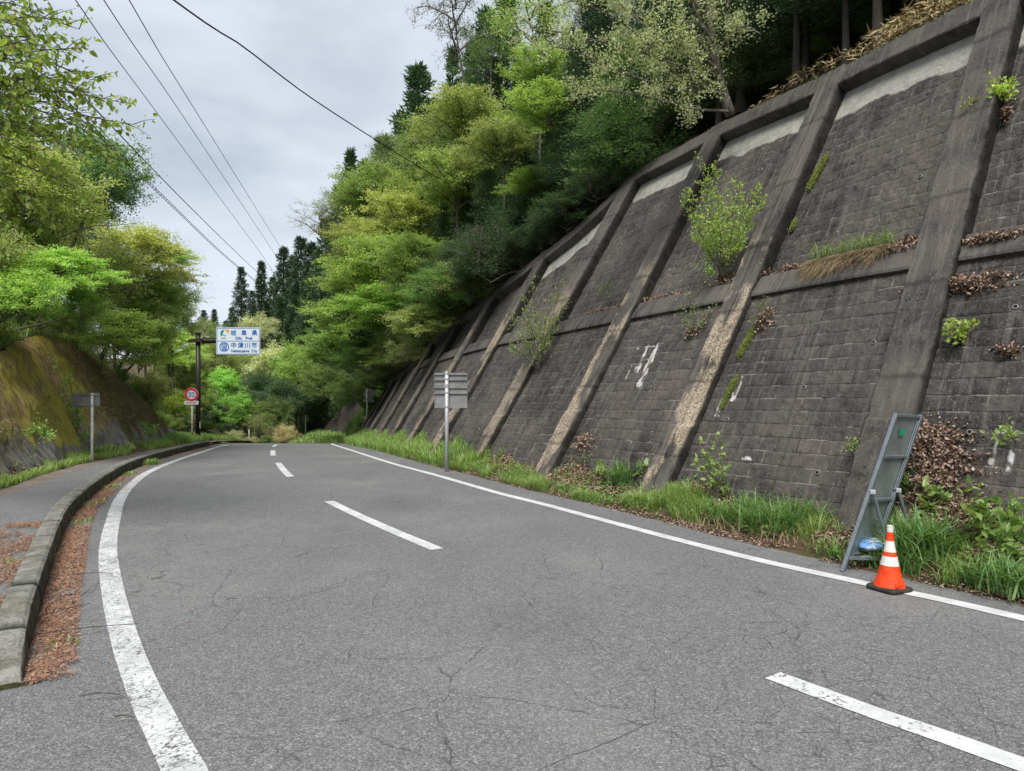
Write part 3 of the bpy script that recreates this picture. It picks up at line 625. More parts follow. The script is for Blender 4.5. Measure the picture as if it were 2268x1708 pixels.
tag(mk('far_verge', FV.reshape(-1, 3), gridF(46, 24), M['verge'], smooth=True), kind='structure')

# ------------------------------------------------------------------ street objects
def px(x, y, Y):            # a point measured on the photo at depth Y
    return np.array([(x - 1106) / 1534 * Y, Y, 1.65 + (833 - y) / 1534 * Y])
def text_mesh(txt, size, mat, parent, loc, name='lettering', sx=1.0, bold=.0, align='CENTER', th=.002):
    c = bpy.data.curves.new(name, 'FONT'); c.body = txt; c.size = size; c.align_x = align; c.align_y = 'CENTER'; c.extrude = th; c.offset = bold; c.space_character = 1.0
    o = bpy.data.objects.new(name, c); COL.objects.link(o); bpy.context.view_layer.update()
    me = bpy.data.meshes.new_from_object(o.evaluated_get(bpy.context.evaluated_depsgraph_get())); bpy.data.objects.remove(o)
    me.materials.clear(); me.materials.append(mat); me.name = name
    r = bpy.data.objects.new(name, me); COL.objects.link(r); r.parent = parent; r.location = loc; r.rotation_euler = (math.radians(90), 0, 0); r.scale = (sx, 1, 1)
    return r
def rrect(mb, cx, cz, w, h, y0, y1, r=.02):
    P = []
    for (sx, sz, a0) in ((1, 1, 0), (-1, 1, 90), (-1, -1, 180), (1, -1, 270)):
        for k in range(5):
            a = math.radians(a0 + k * 22.5); P.append((cx + sx * (w / 2 - r) + r * math.cos(a), cz + sz * (h / 2 - r) + r * math.sin(a)))
    n = len(P); V = [(x, y0, z) for x, z in P] + [(x, y1, z) for x, z in P]
    return mb.add(V, [tuple(range(n)), tuple(range(2 * n - 1, n - 1, -1))] + [(i, i + n, (i + 1) % n + n, (i + 1) % n) for i in range(n)])
def ring(mb, r0, r1, y0, y1, a0=0, a1=360, c=(0, 0), n=40):
    A = np.radians(np.linspace(a0, a1, n + 1)); V = []
    for a in A:
        for r in (r0, r1):
            for y in (y0, y1): V.append((c[0] + r * math.cos(a), y, c[1] + r * math.sin(a)))
    F = []
    for i in range(n):
        b = i * 4; F += [(b, b + 2, b + 6, b + 4), (b + 1, b + 5, b + 7, b + 3), (b + 2, b + 3, b + 7, b + 6), (b, b + 4, b + 5, b + 1)]
    if a1 - a0 < 360: F += [(0, 1, 3, 2), (n * 4, n * 4 + 2, n * 4 + 3, n * 4 + 1)]
    return mb.add(V, F)
def prism(mb, P, y0, y1):
    n = len(P); V = [(x, y0, z) for x, z in P] + [(x, y1, z) for x, z in P]
    return mb.add(V, [tuple(range(n)), tuple(range(2 * n - 1, n - 1, -1))] + [(i, i + n, (i + 1) % n + n, (i + 1) % n) for i in range(n)])

# overhead prefecture sign
Yp = 33.0; base = px(428, 960, Yp); bz = float(gz(Yp)); base[2] = bz + .1
k_ = Yp / 1534
root = empty('overhead_sign', tuple(base), label='white place name sign with blue lettering on a dark brown cantilever pole', cat='road sign')
hp = px(430, 722, Yp)[2] - base[2]
MB().tube([(0, 0, -.3), (0, 0, hp)], .108, 20).build('pole', M['brown'], root, True)
MB().tube([(0, 0, hp), (0, 0, hp + .06), (0, 0, hp + .09)], [.14, .14, .08], 20).build('pole_cap', M['brown'], root)
za = px(0, 736, Yp)[2] - base[2]
mb = MB(); mb.tube([(-.42, 0, za), (3.0, 0, za)], .085, 14); mb.box((0, 0, za), (.5, .42, .16)); mb.bar((.2, 0, za + .12), (.9, 0, za + .09), .05, .05); mb.bar((.2, 0, za - .12), (.9, 0, za - .09), .05, .05); mb.build('arm', M['brown'], root)
sx0, sx1 = (471 - 428) * k_, (565 - 428) * k_; sz0, sz1 = px(0, 767, Yp)[2] - base[2], px(0, 708, Yp)[2] - base[2]
cx, cz, sw, sh = (sx0 + sx1) / 2, (sz0 + sz1) / 2, sx1 - sx0, sz1 - sz0
pan = MB(); rrect(pan, cx, cz, sw, sh, -.197, -.17, .03); pan = pan.build('sign_panel', M['swhite'], root)
mb = MB(); t_ = .022
for a, b in (((cx - sw / 2 + .035, cz - sh / 2 + .035), (cx + sw / 2 - .035, cz - sh / 2 + .035)), ((cx - sw / 2 + .035, cz + sh / 2 - .035), (cx + sw / 2 - .035, cz + sh / 2 - .035)), ((cx - sw / 2 + .035, cz - .0), (cx + sw / 2 - .035, cz - .0))):
    mb.box(((a[0] + b[0]) / 2, -.203, a[1]), (b[0] - a[0] - .002, .006, t_ * (1 if a[1] != cz else .7)))
for x in (cx - sw / 2 + .035, cx + sw / 2 - .035): mb.box((x, -.2025, cz), (t_, .005, sh - .07 - t_ * 0))
mb.build('border', M['sblue'], root)
u_ = sw / 520.0                                   # one zoom pixel of the measured crop (sign 520 x 318)
def sp(x, y): return (cx - sw / 2 + (x - 500) * u_, cz + sh / 2 - (y - 138) * u_)
for ch, x, y, s_ in (('岐', 705, 205, 66), ('阜', 830, 205, 66), ('県', 955, 205, 66), ('中', 707, 353, 66), ('津', 790, 353, 68), ('川', 872, 353, 66), ('市', 950, 353, 66)):
    a = sp(x, y); text_mesh(ch, s_ * u_ * 1.08, M['sblue'], root, (a[0], -.206, a[1] - .01), bold=.003)
a = sp(830, 268); text_mesh('Gifu   Pref.', 48 * u_, M['sblue'], root, (a[0], -.206, a[1]), sx=1.0, bold=.003)
a = sp(830, 418); text_mesh('Nakatsugawa  City', 46 * u_, M['sblue'], root, (a[0], -.206, a[1]), sx=.9, bold=.003)
a = sp(588, 268); text_mesh('GIFU', 20 * u_, M['lgreen'], root, (a[0], -.206, a[1]), sx=1.3)
em = empty('emblem', (0, 0, 0)); em.parent = root
mb = MB(); a = sp(600, 165); w1 = 50 * u_
P = [(a[0], a[1]), (a[0] + w1, a[1]), (a[0] + w1, a[1] - w1)] + [(a[0] + w1 - w1 * .12 - w1 * .62 * math.sin(t) * 1.0, a[1] - w1 * .95 + w1 * .62 * (1 - math.cos(t)) * 0 + w1 * .6 * math.sin(t)) for t in (0.2, .7, 1.2, 1.57)]
P = [(a[0] - .12 * w1, a[1]), (a[0] + w1, a[1]), (a[0] + w1, a[1] - 1.1 * w1), (a[0] + .72 * w1, a[1] - .72 * w1), (a[0] + .55 * w1, a[1] - .4 * w1), (a[0] + .2 * w1, a[1] - .22 * w1)]
prism(mb, P[::-1], -.205, -.2); mb.build('emblem_corner', M['orange'], em)
c_ = sp(598, 213); mb = MB(); ring(mb, 24 * u_, 50 * u_, -.205, -.2, 105, 215, c_, 16); ring(mb, 14 * u_, 22 * u_, -.206, -.2, 190, 330, (c_[0] + 2 * u_, c_[1] - 8 * u_), 12); mb.build('emblem_leaf', M['lgreen'], em)
c_ = sp(594, 371); mb = MB(); ring(mb, 46 * u_, 57 * u_, -.205, -.2, 103, 257, c_, 26); ring(mb, 46 * u_, 57 * u_, -.205, -.2, -77, 77, c_, 26)
prism(mb, [(c_[0] - 4 * u_, c_[1] + 56 * u_), (c_[0] + 4 * u_, c_[1] + 56 * u_), (c_[0] + 5 * u_, c_[1] - 56 * u_), (c_[0] - 5 * u_, c_[1] - 56 * u_)], -.2055, -.2)
for sg in (-1, 1):
    for xo, y0, y1 in ((15, 50, -44), (29, 38, -14)):
        x0 = c_[0] + sg * xo * u_; mb.bar((x0, -.2025, c_[1] + y0 * u_), (x0 - sg * 3 * u_, -.2025, c_[1] + y1 * u_), 8 * u_, .005, (0, 1, 0))
    mb.bar((c_[0] + sg * 12 * u_, -.2035, c_[1] - 44 * u_), (c_[0] + sg * 27 * u_, -.2035, c_[1] - 10 * u_), 8 * u_, .005, (0, 1, 0))
mb.box((c_[0], -.2045, c_[1] + 51 * u_), (24 * u_, .007, 8 * u_)); mb.build('emblem_disc', M['sblue'], em)
mb = MB(); mb.box((.14, -.12, px(0, 918, Yp)[2] - base[2]), (.05, .02, .30)); mb.build('number_plate', M['wpost'], root)

# speed limit sign
Ys = 31.7; b_ = px(415, 955, Ys); b_[2] = float(gz(Ys)) + .12; ks = Ys / 1534
root = empty('speed_limit_sign', tuple(b_), label='round white sign with red rim reading 50 on a thin white post', cat='speed sign')
zc = px(0, 852.5, Ys)[2] - b_[2]; zp = px(0, 870, Ys)[2] - b_[2]
MB().tube([(0, 0, -.2), (0, 0, zc + .2)], .042, 12).build('post', M['wpost'], root, True)
mb = MB(); ring(mb, 0.0, .30, -.074, -.06, 0, 360, (0, zc), 40); mb.build('disc', M['swhite'], root)
mb = MB(); ring(mb, .2, .292, -.081, -.076, 0, 360, (0, zc), 40); mb.build('red_rim', M['sred'], root)
text_mesh('50', .315, M['numblue'], root, (0, -.082, zc - .005), bold=.002, sx=.95)
mb = MB(); rrect(mb, 0, zp, .62, .17, -.074, -.06, .03); pl_ = mb.build('arrow_plate', M['swhite'], root)
mb = MB(); mb.box((-.03, -.079, zp), (.4, .006, .028)); prism(mb, [(.14, zp + .035), (.22, zp), (.14, zp - .035)], -.083, -.076); mb.build('arrow', M['sred'], pl_)
for z in (.35, .8):
    MB().tube([(0, 0, z), (0, 0, z + .1)], .046, 12).build('post_band', M['orange'] if z > .5 else M['rust'], root, True)

# back of large panel sign on the right verge
Yb = 15.6; b_ = px(965, 993, Yb); b_[2] = terrain(b_[0], Yb) + .1; kb = Yb / 1534
root = empty('road_sign', tuple(b_), label='back of a big grey four-ribbed panel sign on a thick galvanised post in the grass', cat='road sign')
zt = px(0, 803, Yb)[2] - b_[2]
MB().tube([(0, 0, -.3), (0, 0, zt)], .0425, 16).build('post', M['galv'], root, True)
MB().tube([(0, 0, zt), (0, 0, zt + .012), (0, 0, zt + .02)], [.046, .046, .02], 16).build('post_cap', M['galv'], root)
x0, x1 = (938 - 965) * kb, (1009.5 - 965) * kb; z0, z1 = px(0, 880, Yb)[2] - b_[2], px(0, 806, Yb)[2] - b_[2]
mb = MB(); rrect(mb, (x0 + x1) / 2, (z0 + z1) / 2, x1 - x0, z1 - z0, .06, .066, .02); mb.build('panel', M['aback'], root)
hs = [z1 - .012, z1 - .135, z1 - .262, z1 - .305, z1 - .43, z0 + .012]
for z in hs:
    mb = MB(); mb.box(((x0 + x1) / 2, .045, z), (x1 - x0 - .01, .03, .024)); mb.box(((x0 + x1) / 2, .030, z - .006), (x1 - x0 - .012, .006, .045)); mb.build('stiffener', M['rim'], root)
for z in hs:
    mb = MB(); mb.tube([(0, 0, z - .018), (0, 0, z + .018)], .048, 16); mb.box((0, .03, z), (.12, .03, .03)); mb.build('clamp', M['galv'], root)
for x in (x0 + .004, x1 - .004):
    MB().box((x, .045, (z0 + z1) / 2), (.008, .04, z1 - z0 - .03)).build('edge_strip', M['rim'], root)

# back of round sign
Yc = 39.0; b_ = px(793, 955, Yc); b_[2] = terrain(b_[0], Yc) - .02; kc = Yc / 1534; zc = px(0, 851, Yc)[2] - b_[2]
root = empty('road_sign', tuple(b_), label='back of a small round grey sign over a narrow plate on a pale post', cat='road sign')
MB().tube([(0, 0, -.4), (0, 0, zc + .27)], .046, 12).build('post', M['wpost'], root, True)
mb = MB(); ring(mb, 0, .30, .05, .06, 0, 360, (.09, zc), 36); mb.build('disc', M['aback'], root)
mb = MB(); rrect(mb, .09, zc - .38, .6, .17, .05, .06, .04); mb.build('plate', M['aback'], root)
for dz in (-.12, .12, -.38): MB().box((.09, .035, zc + dz), (.44, .025, .035)).build('bracket', M['rim'], root)

# back of rectangular sign on the left, partly overgrown
Yl = 16.5; b_ = px(199, 992, Yl); b_[2] = terrain(b_[0], Yl) + .02; kl = Yl / 1534
root = empty('road_sign', tuple(b_), label='back of a low rectangular grey sign on a white post against the mossy bank', cat='road sign')
zt = px(0, 849, Yl)[2] - b_[2]
MB().tube([(0, 0, -.35), (0, 0, zt)], .03, 12).build('post', M['wpost'], root, True)
x0, x1 = (153 - 199) * kl, (213 - 199) * kl; z0, z1 = zt - .33, zt - .005
mb = MB(); rrect(mb, (x0 + x1) / 2, (z0 + z1) / 2, x1 - x0, z1 - z0, .04, .048, .03); mb.build('panel', M['aback'], root)
for z in (z1 - .04, z0 + .035):
    MB().box(((x0 + x1) / 2, .028, z), (x1 - x0 - .01, .024, .028)).build('stiffener', M['rim'], root); MB().tube([(0, 0, z - .015), (0, 0, z + .015)], .034, 12).build('clamp', M['galv'], root)

# far posts, rail
def post(xp, yt, yb, Y, r, mat, label, name='marker_post', cat='post', sign=False):
    p = px(xp, yb, Y); g = terrain(p[0], Y); zt = px(0, yt, Y)[2]
    r_ = empty(name, (p[0], Y, g), label=label, cat=cat); o = MB().tube([(0, 0, -.2), (0, 0, zt - g)], r, 10).build('post', M[mat], r_, True)
    MB().tube([(0, 0, zt - g - .02), (0, 0, zt - g + .02), (0, 0, zt - g + .03)], [r * 1.25, r * 1.25, r * .5], 10).build('cap', M[mat], r_)
    if sign: mb = MB(); ring(mb, 0, .28, r + .02, r + .03, 0, 360, (-.08, zt - g - .3), 30); mb.build('disc', M['aback'], r_)
post(660, 897, 951, 52, .05, 'wpost', 'thin pale post of a dark round sign in front of the bare grey slope', 'road_sign', 'road sign', True)
post(538, 928, 962, 47, .035, 'wpost', 'thin white post standing among the shrubs beyond the crest')
post(698, 940, 952, 50, .05, 'wpost', 'short white marker post in the grass below the bare grey slope')
post(462, 925, 962, 58, .07, 'galv', 'slim grey utility post in the dark undergrowth beside the brown sign pole', 'utility_post')
p = px(650, 950, 60); root = empty('guard_rail', (p[0], 60, px(0, 948, 60)[2] - .3), label='small orange rail frame in the dark gap beyond the crest', cat='railing')
for x in (-.45, .55): MB().tube([(x, 0, -1.2), (x, 0, .92)], .045, 8).build('post', M['rust'], root)
for z in (.9, .42): MB().tube([(-.45, 0, z), (2.6, 0, z)], .04, 8).build('rail', M['rust'], root)

# leaning A-frame board seen from behind
F1 = np.array([3.0, 6.45, gz(6.45)]); w_ = np.array([.40, .30, -.03]); T1 = np.array([3.6, 6.65, 1.39]); G1 = np.array([3.52, 6.56, -.02])
root = empty('works_sign_board', tuple(F1), label='tall grey metal A-frame board leaning on its struts, seen from behind beside the cone', cat='sign board')
l = T1 - F1; wn_ = w_ / np.linalg.norm(w_); nrm = np.cross(l, w_); nrm /= np.linalg.norm(nrm)
if nrm[1] > 0: nrm = -nrm
up = tuple(nrm)
def L(a, b, w, h, name, mat='aframe', u=up):
    return MB().bar(a, b, w, h, u).build(name, M[mat], root, bevel=.003)
L((0, 0, 0), l * 1.0, .035, .035, 'stile'); L(w_, w_ + l, .035, .035, 'stile')
for f_ in (.10, .44, .72, .988): L(l * f_ + wn_ * .02, l * f_ + w_ - wn_ * .02, .028, .028, 'cross_rail')
V = [l * .10, l * .10 + w_, l * .985 + w_, l * .985]; V = [v - nrm * .008 for v in V] + [v - nrm * .014 for v in V]
mk('board', np.array(V), np.array([(0, 1, 2, 3), (7, 6, 5, 4), (0, 4, 5, 1), (1, 5, 6, 2), (2, 6, 7, 3), (3, 7, 4, 0)]), M['apanel'], root)
L(l * .5 + w_ * .93 + nrm * .004, l * .96 + w_ * .93 + nrm * .004, .02, .012, 'batten'); L(l * .14 + w_ * .93 + nrm * .004, l * .48 + w_ * .93 + nrm * .004, .02, .012, 'batten')
c_ = l * .88 + w_ * .45 + nrm * .002; a1 = wn_ * .045; a2 = l / np.linalg.norm(l) * .03
mk('sticker', np.array([c_ - a1 - a2, c_ + a1 - a2, c_ + a1 + a2, c_ - a1 + a2]) + nrm * .004, np.array([(0, 1, 2, 3)]), M['gtape'], root)
g = G1 - F1; H_ = l * .5
for o_ in (np.zeros(3), w_):
    L(H_ + o_ + nrm * .03, g + o_ + nrm * .0, .028, .022, 'strut'); MB().box(H_ + o_ + nrm * .02, (.05, .05, .04)).build('hinge', M['galv'], root, bevel=.004)
s0_, s1_ = l * .085, g * .96 + (H_ - g) * .1
L(s0_, s1_, .03, .03, 'base_bar', u=(0, 0, 1)); L(s0_ + w_, s1_ + w_, .03, .03, 'base_bar', u=(0, 0, 1)); L(s1_, s1_ + w_, .03, .03, 'base_bar', u=(0, 0, 1))
mk('shelf', np.array([s0_ + .3 * (s1_ - s0_), s1_, s1_ + w_, s0_ + .3 * (s1_ - s0_) + w_]) + np.array([0, 0, .018]), np.array([(0, 1, 2, 3)]), M['galv'], root).modifiers.new('s', 'SOLIDIFY').thickness = .004
# sandbag on the shelf
a_ = np.linspace(0, 2 * math.pi, 29)[:-1]; Z_ = np.linspace(-1, 1, 15); V = []
for z in Z_:
    for t in a_:
        r = (1 - abs(z) ** 3.2) ** .5 * (1 + .08 * math.sin(3 * t + 2 * z)); V.append((.20 * z * 1.05, .105 * r * math.cos(t), .062 * r * math.sin(t) * (1 if math.sin(t) > 0 else .72)))
V = np.array(V); V += fbm(V[:, :1] * 14 + V[:, 1:2] * 9, V[:, 2:] * 14 + 3, 3, 3) * .03
c_ = F1 + (s0_ + s1_) / 2 + w_ * .5 + np.array([-.06, -.03, .11]); ca, sa = math.cos(.45), math.sin(.45)
V = np.c_[V[:, 0] * ca - V[:, 1] * sa, V[:, 0] * sa + V[:, 1] * ca, V[:, 2]]
F = [(i * 28 + j, i * 28 + (j + 1) % 28, (i + 1) * 28 + (j + 1) % 28, (i + 1) * 28 + j) for i in range(14) for j in range(28)]
bag = mk('sandbag', V, np.array(F), M['bag'], smooth=True); bag.location = c_; tag(bag, 'blue and white sandbag lying on the foot of the metal board behind the cone', 'sandbag')
tie = MB(); e_ = np.array([.20 * ca, .20 * sa, 0])
for k in range(7):
    d = np.array([.09 + random.random() * .04, random.uniform(-.06, .06), random.uniform(-.02, .06)]); tie.bar(e_, e_ + d, .02, .012)
tie.build('tied_neck', M['bag'], bag)

# traffic cone
Yk = 5.85; cb = px(1921, 1269, Yk); root = empty('traffic_cone', (cb[0], Yk, float(gz(Yk)) + .006), .5, label='orange traffic cone with two white bands standing on the right edge line', cat='traffic cone')
root.rotation_euler = (0, .02, .45); root.scale = (.94, .94, .94)
mb = MB(); n_ = 40; prof = [(.138, 0), (.146, .006), (.146, .022), (.138, .032), (.10, .036)]; V = []
for r, z in prof:
    for j in range(n_):
        t = j / n_ * 2 * math.pi; c, s_ = math.cos(t), math.sin(t); q = (abs(c) ** 6 + abs(s_) ** 6) ** (-1 / 6); V.append((r * q * c, r * q * s_, z))
mb.add(V, [(i * n_ + j, i * n_ + (j + 1) % n_, (i + 1) * n_ + (j + 1) % n_, (i + 1) * n_ + j) for i in range(4) for j in range(n_)] + [tuple(range(n_ - 1, -1, -1)), tuple(4 * n_ + j for j in range(n_))]); mb.build('base', M['cbase'], root, smooth=False)
zr = [(0.034, .128), (.05, .117), (.07, .108), (.225, .073), (.30, .056), (.335, .048), (.42, .033), (.50, .025)]
rad = lambda z: float(np.interp(z, [a for a, _ in zr], [b for _, b in zr]))
def frus(z0, z1, name, mat, e=0):
    zz = np.linspace(z0, z1, 6); prof = [(rad(zz[0]) - .01, zz[0])] + [(rad(z) + e, z) for z in zz] + [(rad(zz[-1]) - .012, zz[-1])]; m = MB(); m.lathe(prof, 40); return m.build(name, M[mat], root, smooth=False)
frus(.034, .50, 'cone_body', 'cone')
frus(.215, .293, 'reflective_band', 'cwhite', .0015); frus(.332, .425, 'reflective_band', 'cwhite', .0015)
MB().lathe([(.024, .50), (.026, .502), (.0265, .53), (.0245, .532), (.0255, .556), (.02, .558)], 24).build('collar', M['cwhite'], root)
MB().box((-.03, -.118, .06), (.085, .01, .03), Matrix.Rotation(.15, 3, 'Y')).build('repair_patch', M['cone'], root)

# ------------------------------------------------------------------ overhead cables
def cable(pts, r, label, curl=False):
    """pts: photo points with depth, near to far; runs on past the camera"""
    Q = [px(*p) for p in pts]; d = Q[0] - Q[1]; Q = [Q[0] + d / np.linalg.norm(d) * 14 + np.array([0, 0, .5])] + Q
    Q = crv(Q, .8); o = MB().tube(Q, r, 6).build('overhead_cable', M['cable'], None, True); tag(o, label, 'cable', 'cables over the road')
    return Q, o
cable([(163, 0, 13), (345, 252, 24), (562, 546, 50), (600, 602, 62)], .011, 'thin overhead cable, second from the left where the cables leave the top of the photo')
cable([(224, 0, 13), (400, 258, 24), (592, 546, 50), (640, 618, 62)], .011, 'thin overhead cable between two others, the middle one of the three steep parallel cables')
cable([(279, 0, 13), (440, 268, 24), (608, 538, 50), (655, 612, 62)], .011, 'thin overhead cable, rightmost of the three steep parallel cables')
cable([(375, 0, 12), (520, 97, 15), (683, 219, 19), (880, 345, 25), (960, 392, 28)], .016, 'thicker overhead cable running alone down into the trees on the right')
cable([(-30, -22, 9), (206, 236, 15), (400, 437, 26), (511, 546, 40), (560, 592, 52)], .014, 'smooth overhead cable passing behind the near leaves at the left')
Q, o = cable([(-60, 0, 9), (243, 315, 17), (360, 430, 26), (480, 546, 40), (552, 606, 52)], .010, 'double overhead cable wrapped in a spiral hanger, lowest of the cables')
s_ = np.r_[0, np.cumsum(np.linalg.norm(np.diff(Q, axis=0), axis=1))]; t_ = np.arange(14, s_[-1], .07); Pq = np.stack([np.interp(t_, s_, Q[:, i]) for i in range(3)], 1)
hel = Pq + np.stack([np.cos(t_ * 2 * math.pi / .55) * .0, np.cos(t_ * 2 * math.pi / .55) * .055, np.sin(t_ * 2 * math.pi / .55) * .055 - .055], 1); MB().tube(hel, .0055, 4).build('spiral_hanger', M['cable'], o)
MB().tube(Pq[::6] - np.array([0, 0, .085]), .009, 5).build('lower_strand', M['cable'], o)

# ------------------------------------------------------------------ foliage generators (unit crowns, shared by copies)
def unit(v): return v / (np.linalg.norm(v, axis=-1, keepdims=True) + 1e-9)
def cards(C, A, N, Ln, Wd, fold=.18, seg=1, rnd=None, tone=None, droop=0.0):
    """leaf shaped quads (seg=1) or six-cornered leaves (seg=2) growing from C along A"""
    n = len(C); A = unit(A); B = unit(np.cross(A, N)); Nn = np.cross(B, A)
    Ln = np.broadcast_to(Ln, (n,))[:, None]; Wd = np.broadcast_to(Wd, (n,))[:, None]
    if seg == 1:
        V = np.stack([C, C + A * Ln * .42 + B * Wd / 2 + Nn * Wd * fold, C + A * Ln - Nn * Ln * droop, C + A * Ln * .42 - B * Wd / 2 + Nn * Wd * fold], 1)
        F = np.arange(n)[:, None] * 4 + np.arange(4)[None]; k = 1
    else:
        V = np.stack([C, C + A * Ln * .28 + B * Wd * .48 + Nn * Wd * fold, C + A * Ln * .68 + B * Wd * .34 + Nn * Wd * fold * .6 - Nn * Ln * droop * .4, C + A * Ln - Nn * Ln * droop, C + A * Ln * .68 - B * Wd * .34 + Nn * Wd * fold * .6 - Nn * Ln * droop * .4, C + A * Ln * .28 - B * Wd * .48 + Nn * Wd * fold], 1)
        b = np.arange(n)[:, None] * 6; F = np.concatenate([b + np.array([0, 1, 2, 3]), b + np.array([0, 3, 4, 5])], 1).reshape(-1, 4); k = 2
    r = np.random.default_rng(n).random(n) if rnd is None else rnd; t = r if tone is None else tone
    return V.reshape(-1, 3), F, {'rnd': ('FACE', np.repeat(r, k)), 'tone': ('FACE', np.repeat(t, k))}
def rdir(g, n): return unit(g.normal(size=(n, 3)))

def make_crown(seed, nl=12, ns=7, nt=5, nleaf=10, leaf=.045, lw=.6, spread=.10, flat=.45, rz=.8, low=-.55, origin=-1.1, layer=0.0, sub=.36, tw=.16, seg=1, upb=1.2, trk=.035, droop=0, ascend=False, fan=False):
    g = np.random.default_rng(seed); B = MB(); LC = []; LA = []; LR = []
    for i in range(nl):
        az = i * 2.39996 + g.uniform(-.4, .4); ez = low + (1 - low) * ((i + .5) / nl) ** .85 + g.uniform(-.08, .08)
        rr = math.sqrt(max(.05, 1 - min(.98, abs(ez)) ** 2)) * g.uniform(.6, 1.12); ez = ez + g.uniform(-.12, .12)
        tgt = np.array([rr * math.cos(az), rr * math.sin(az), ez * rz])
        z0 = origin if fan else min(.35, max(origin * .72, tgt[2] - g.uniform(.35, .75)))
        st = np.array([0, 0, z0]) + (np.array([g.normal() * .04, g.normal() * .04, 0]))
        u = np.linspace(0, 1, 7)[:, None]; mid = np.array([0, 0, (.12 if not ascend else -.15) * rr])
        P = st * (1 - u) + tgt * u + mid * (4 * u * (1 - u)) + g.normal(size=(7, 3)) * .03 * u
        B.tube(P, np.linspace(trk * .55, .006, 7), 5, False)
        for j in range(ns):
            t = .3 + .7 * (j + g.random()) / ns; q = np.array([np.interp(t * 6, range(7), P[:, k]) for k in range(3)])
            d = rdir(g, 1)[0] * np.array([1, 1, flat]); d = unit(d + unit(tgt - st) * .6) * sub * g.uniform(.6, 1.1); d[2] *= (1 - layer * .6)
            P2 = np.stack([q, q + d * .5 + g.normal(size=3) * .02, q + d]); B.tube(P2, [.009, .006, .003], 3, False)
            lr = g.uniform(0, 1)
            for k in range(nt):
                tt = .25 + .75 * (k + g.random()) / nt; q2 = q + d * tt; d2 = rdir(g, 1)[0] * np.array([1, 1, flat * (1 - layer * .7)]); d2 = unit(d2 + unit(d) * .4) * tw * g.uniform(.6, 1.2)
                if nt <= 6: B.tube(np.stack([q2, q2 + d2]), [.0035, .0015], 3, False)
                n = nleaf; f_ = g.random(n)[:, None]; c = q2 + d2 * f_ * 1.05 + g.normal(size=(n, 3)) * spread * np.array([1, 1, flat * (1 - layer * .75)])
                LC.append(c); LA.append(unit(d2 * 1.0)[None] + g.normal(size=(n, 3)) * .75 - np.array([0, 0, .25])); LR.append(np.clip(lr * .35 + g.random(n) * .65, 0, 1))
    C = np.concatenate(LC); A = np.concatenate(LA); R_ = np.concatenate(LR); n = len(C)
    N_ = rdir(g, n) + np.array([0, 0, upb]); s = leaf * g.uniform(.65, 1.25, n)
    V, F, at = cards(C, A, N_, s, s * lw, seg=seg, rnd=R_, tone=g.random(n), droop=droop)
    return (V, F, at), B
class Kind:
    """shared meshes of one kind of tree"""
    def __init__(s, name, crown, branches, leafmat, barkmat, trunkmesh=None):
        s.name = name
        V, F, at = crown; o = mk('crown', V, F, M[leafmat], attr=at); s.crown = o.data; bpy.data.objects.remove(o)
        s.br = None
        if branches is not None and branches.v:
            o = branches.build('branches', M[barkmat]); s.br = o.data; bpy.data.objects.remove(o)
        s.bark = M[barkmat]
def trunk_mesh(name, seed, mat, r0=1.0, r1=.45, wob=.8):
    g = np.random.default_rng(seed); z = np.linspace(0, 1, 12); P = np.stack([np.cumsum(g.normal(size=12)) * .12 * wob, np.cumsum(g.normal(size=12)) * .12 * wob, z], 1)
    P[:, :2] -= P[-1, :2] * z[:, None]; P[0, :2] = 0; r = r0 + (r1 - r0) * z; r[0] *= 1.5; r[1] *= 1.12
    mb = MB(); n = 9; V = []
    for p, q in zip(P, r):
        for j in range(n): V.append((p[0] + q * math.cos(j / n * 6.2832), p[1] + q * math.sin(j / n * 6.2832), p[2]))
    mb.add(V, [(i * n + j, i * n + (j + 1) % n, (i + 1) * n + (j + 1) % n, (i + 1) * n + j) for i in range(11) for j in range(n)])
    o = mb.build(name, mat, smooth=True); d = o.data; bpy.data.objects.remove(o); return d
TRK = [trunk_mesh('trunk', 5 + i, M['bark']) for i in range(3)]
CTR = trunk_mesh('trunk', 15, M['cbark'], 1, .12, .12)
def child(name, data, parent, loc=(0, 0, 0), sc=(1, 1, 1), rot=(0, 0, 0), col=None):
    o = bpy.data.objects.new(name, data); COL.objects.link(o); o.parent = parent; o.location = loc; o.scale = sc; o.rotation_euler = rot
    if col is not None: o.color = (*col, 1)
    return o
NTREE = [0]
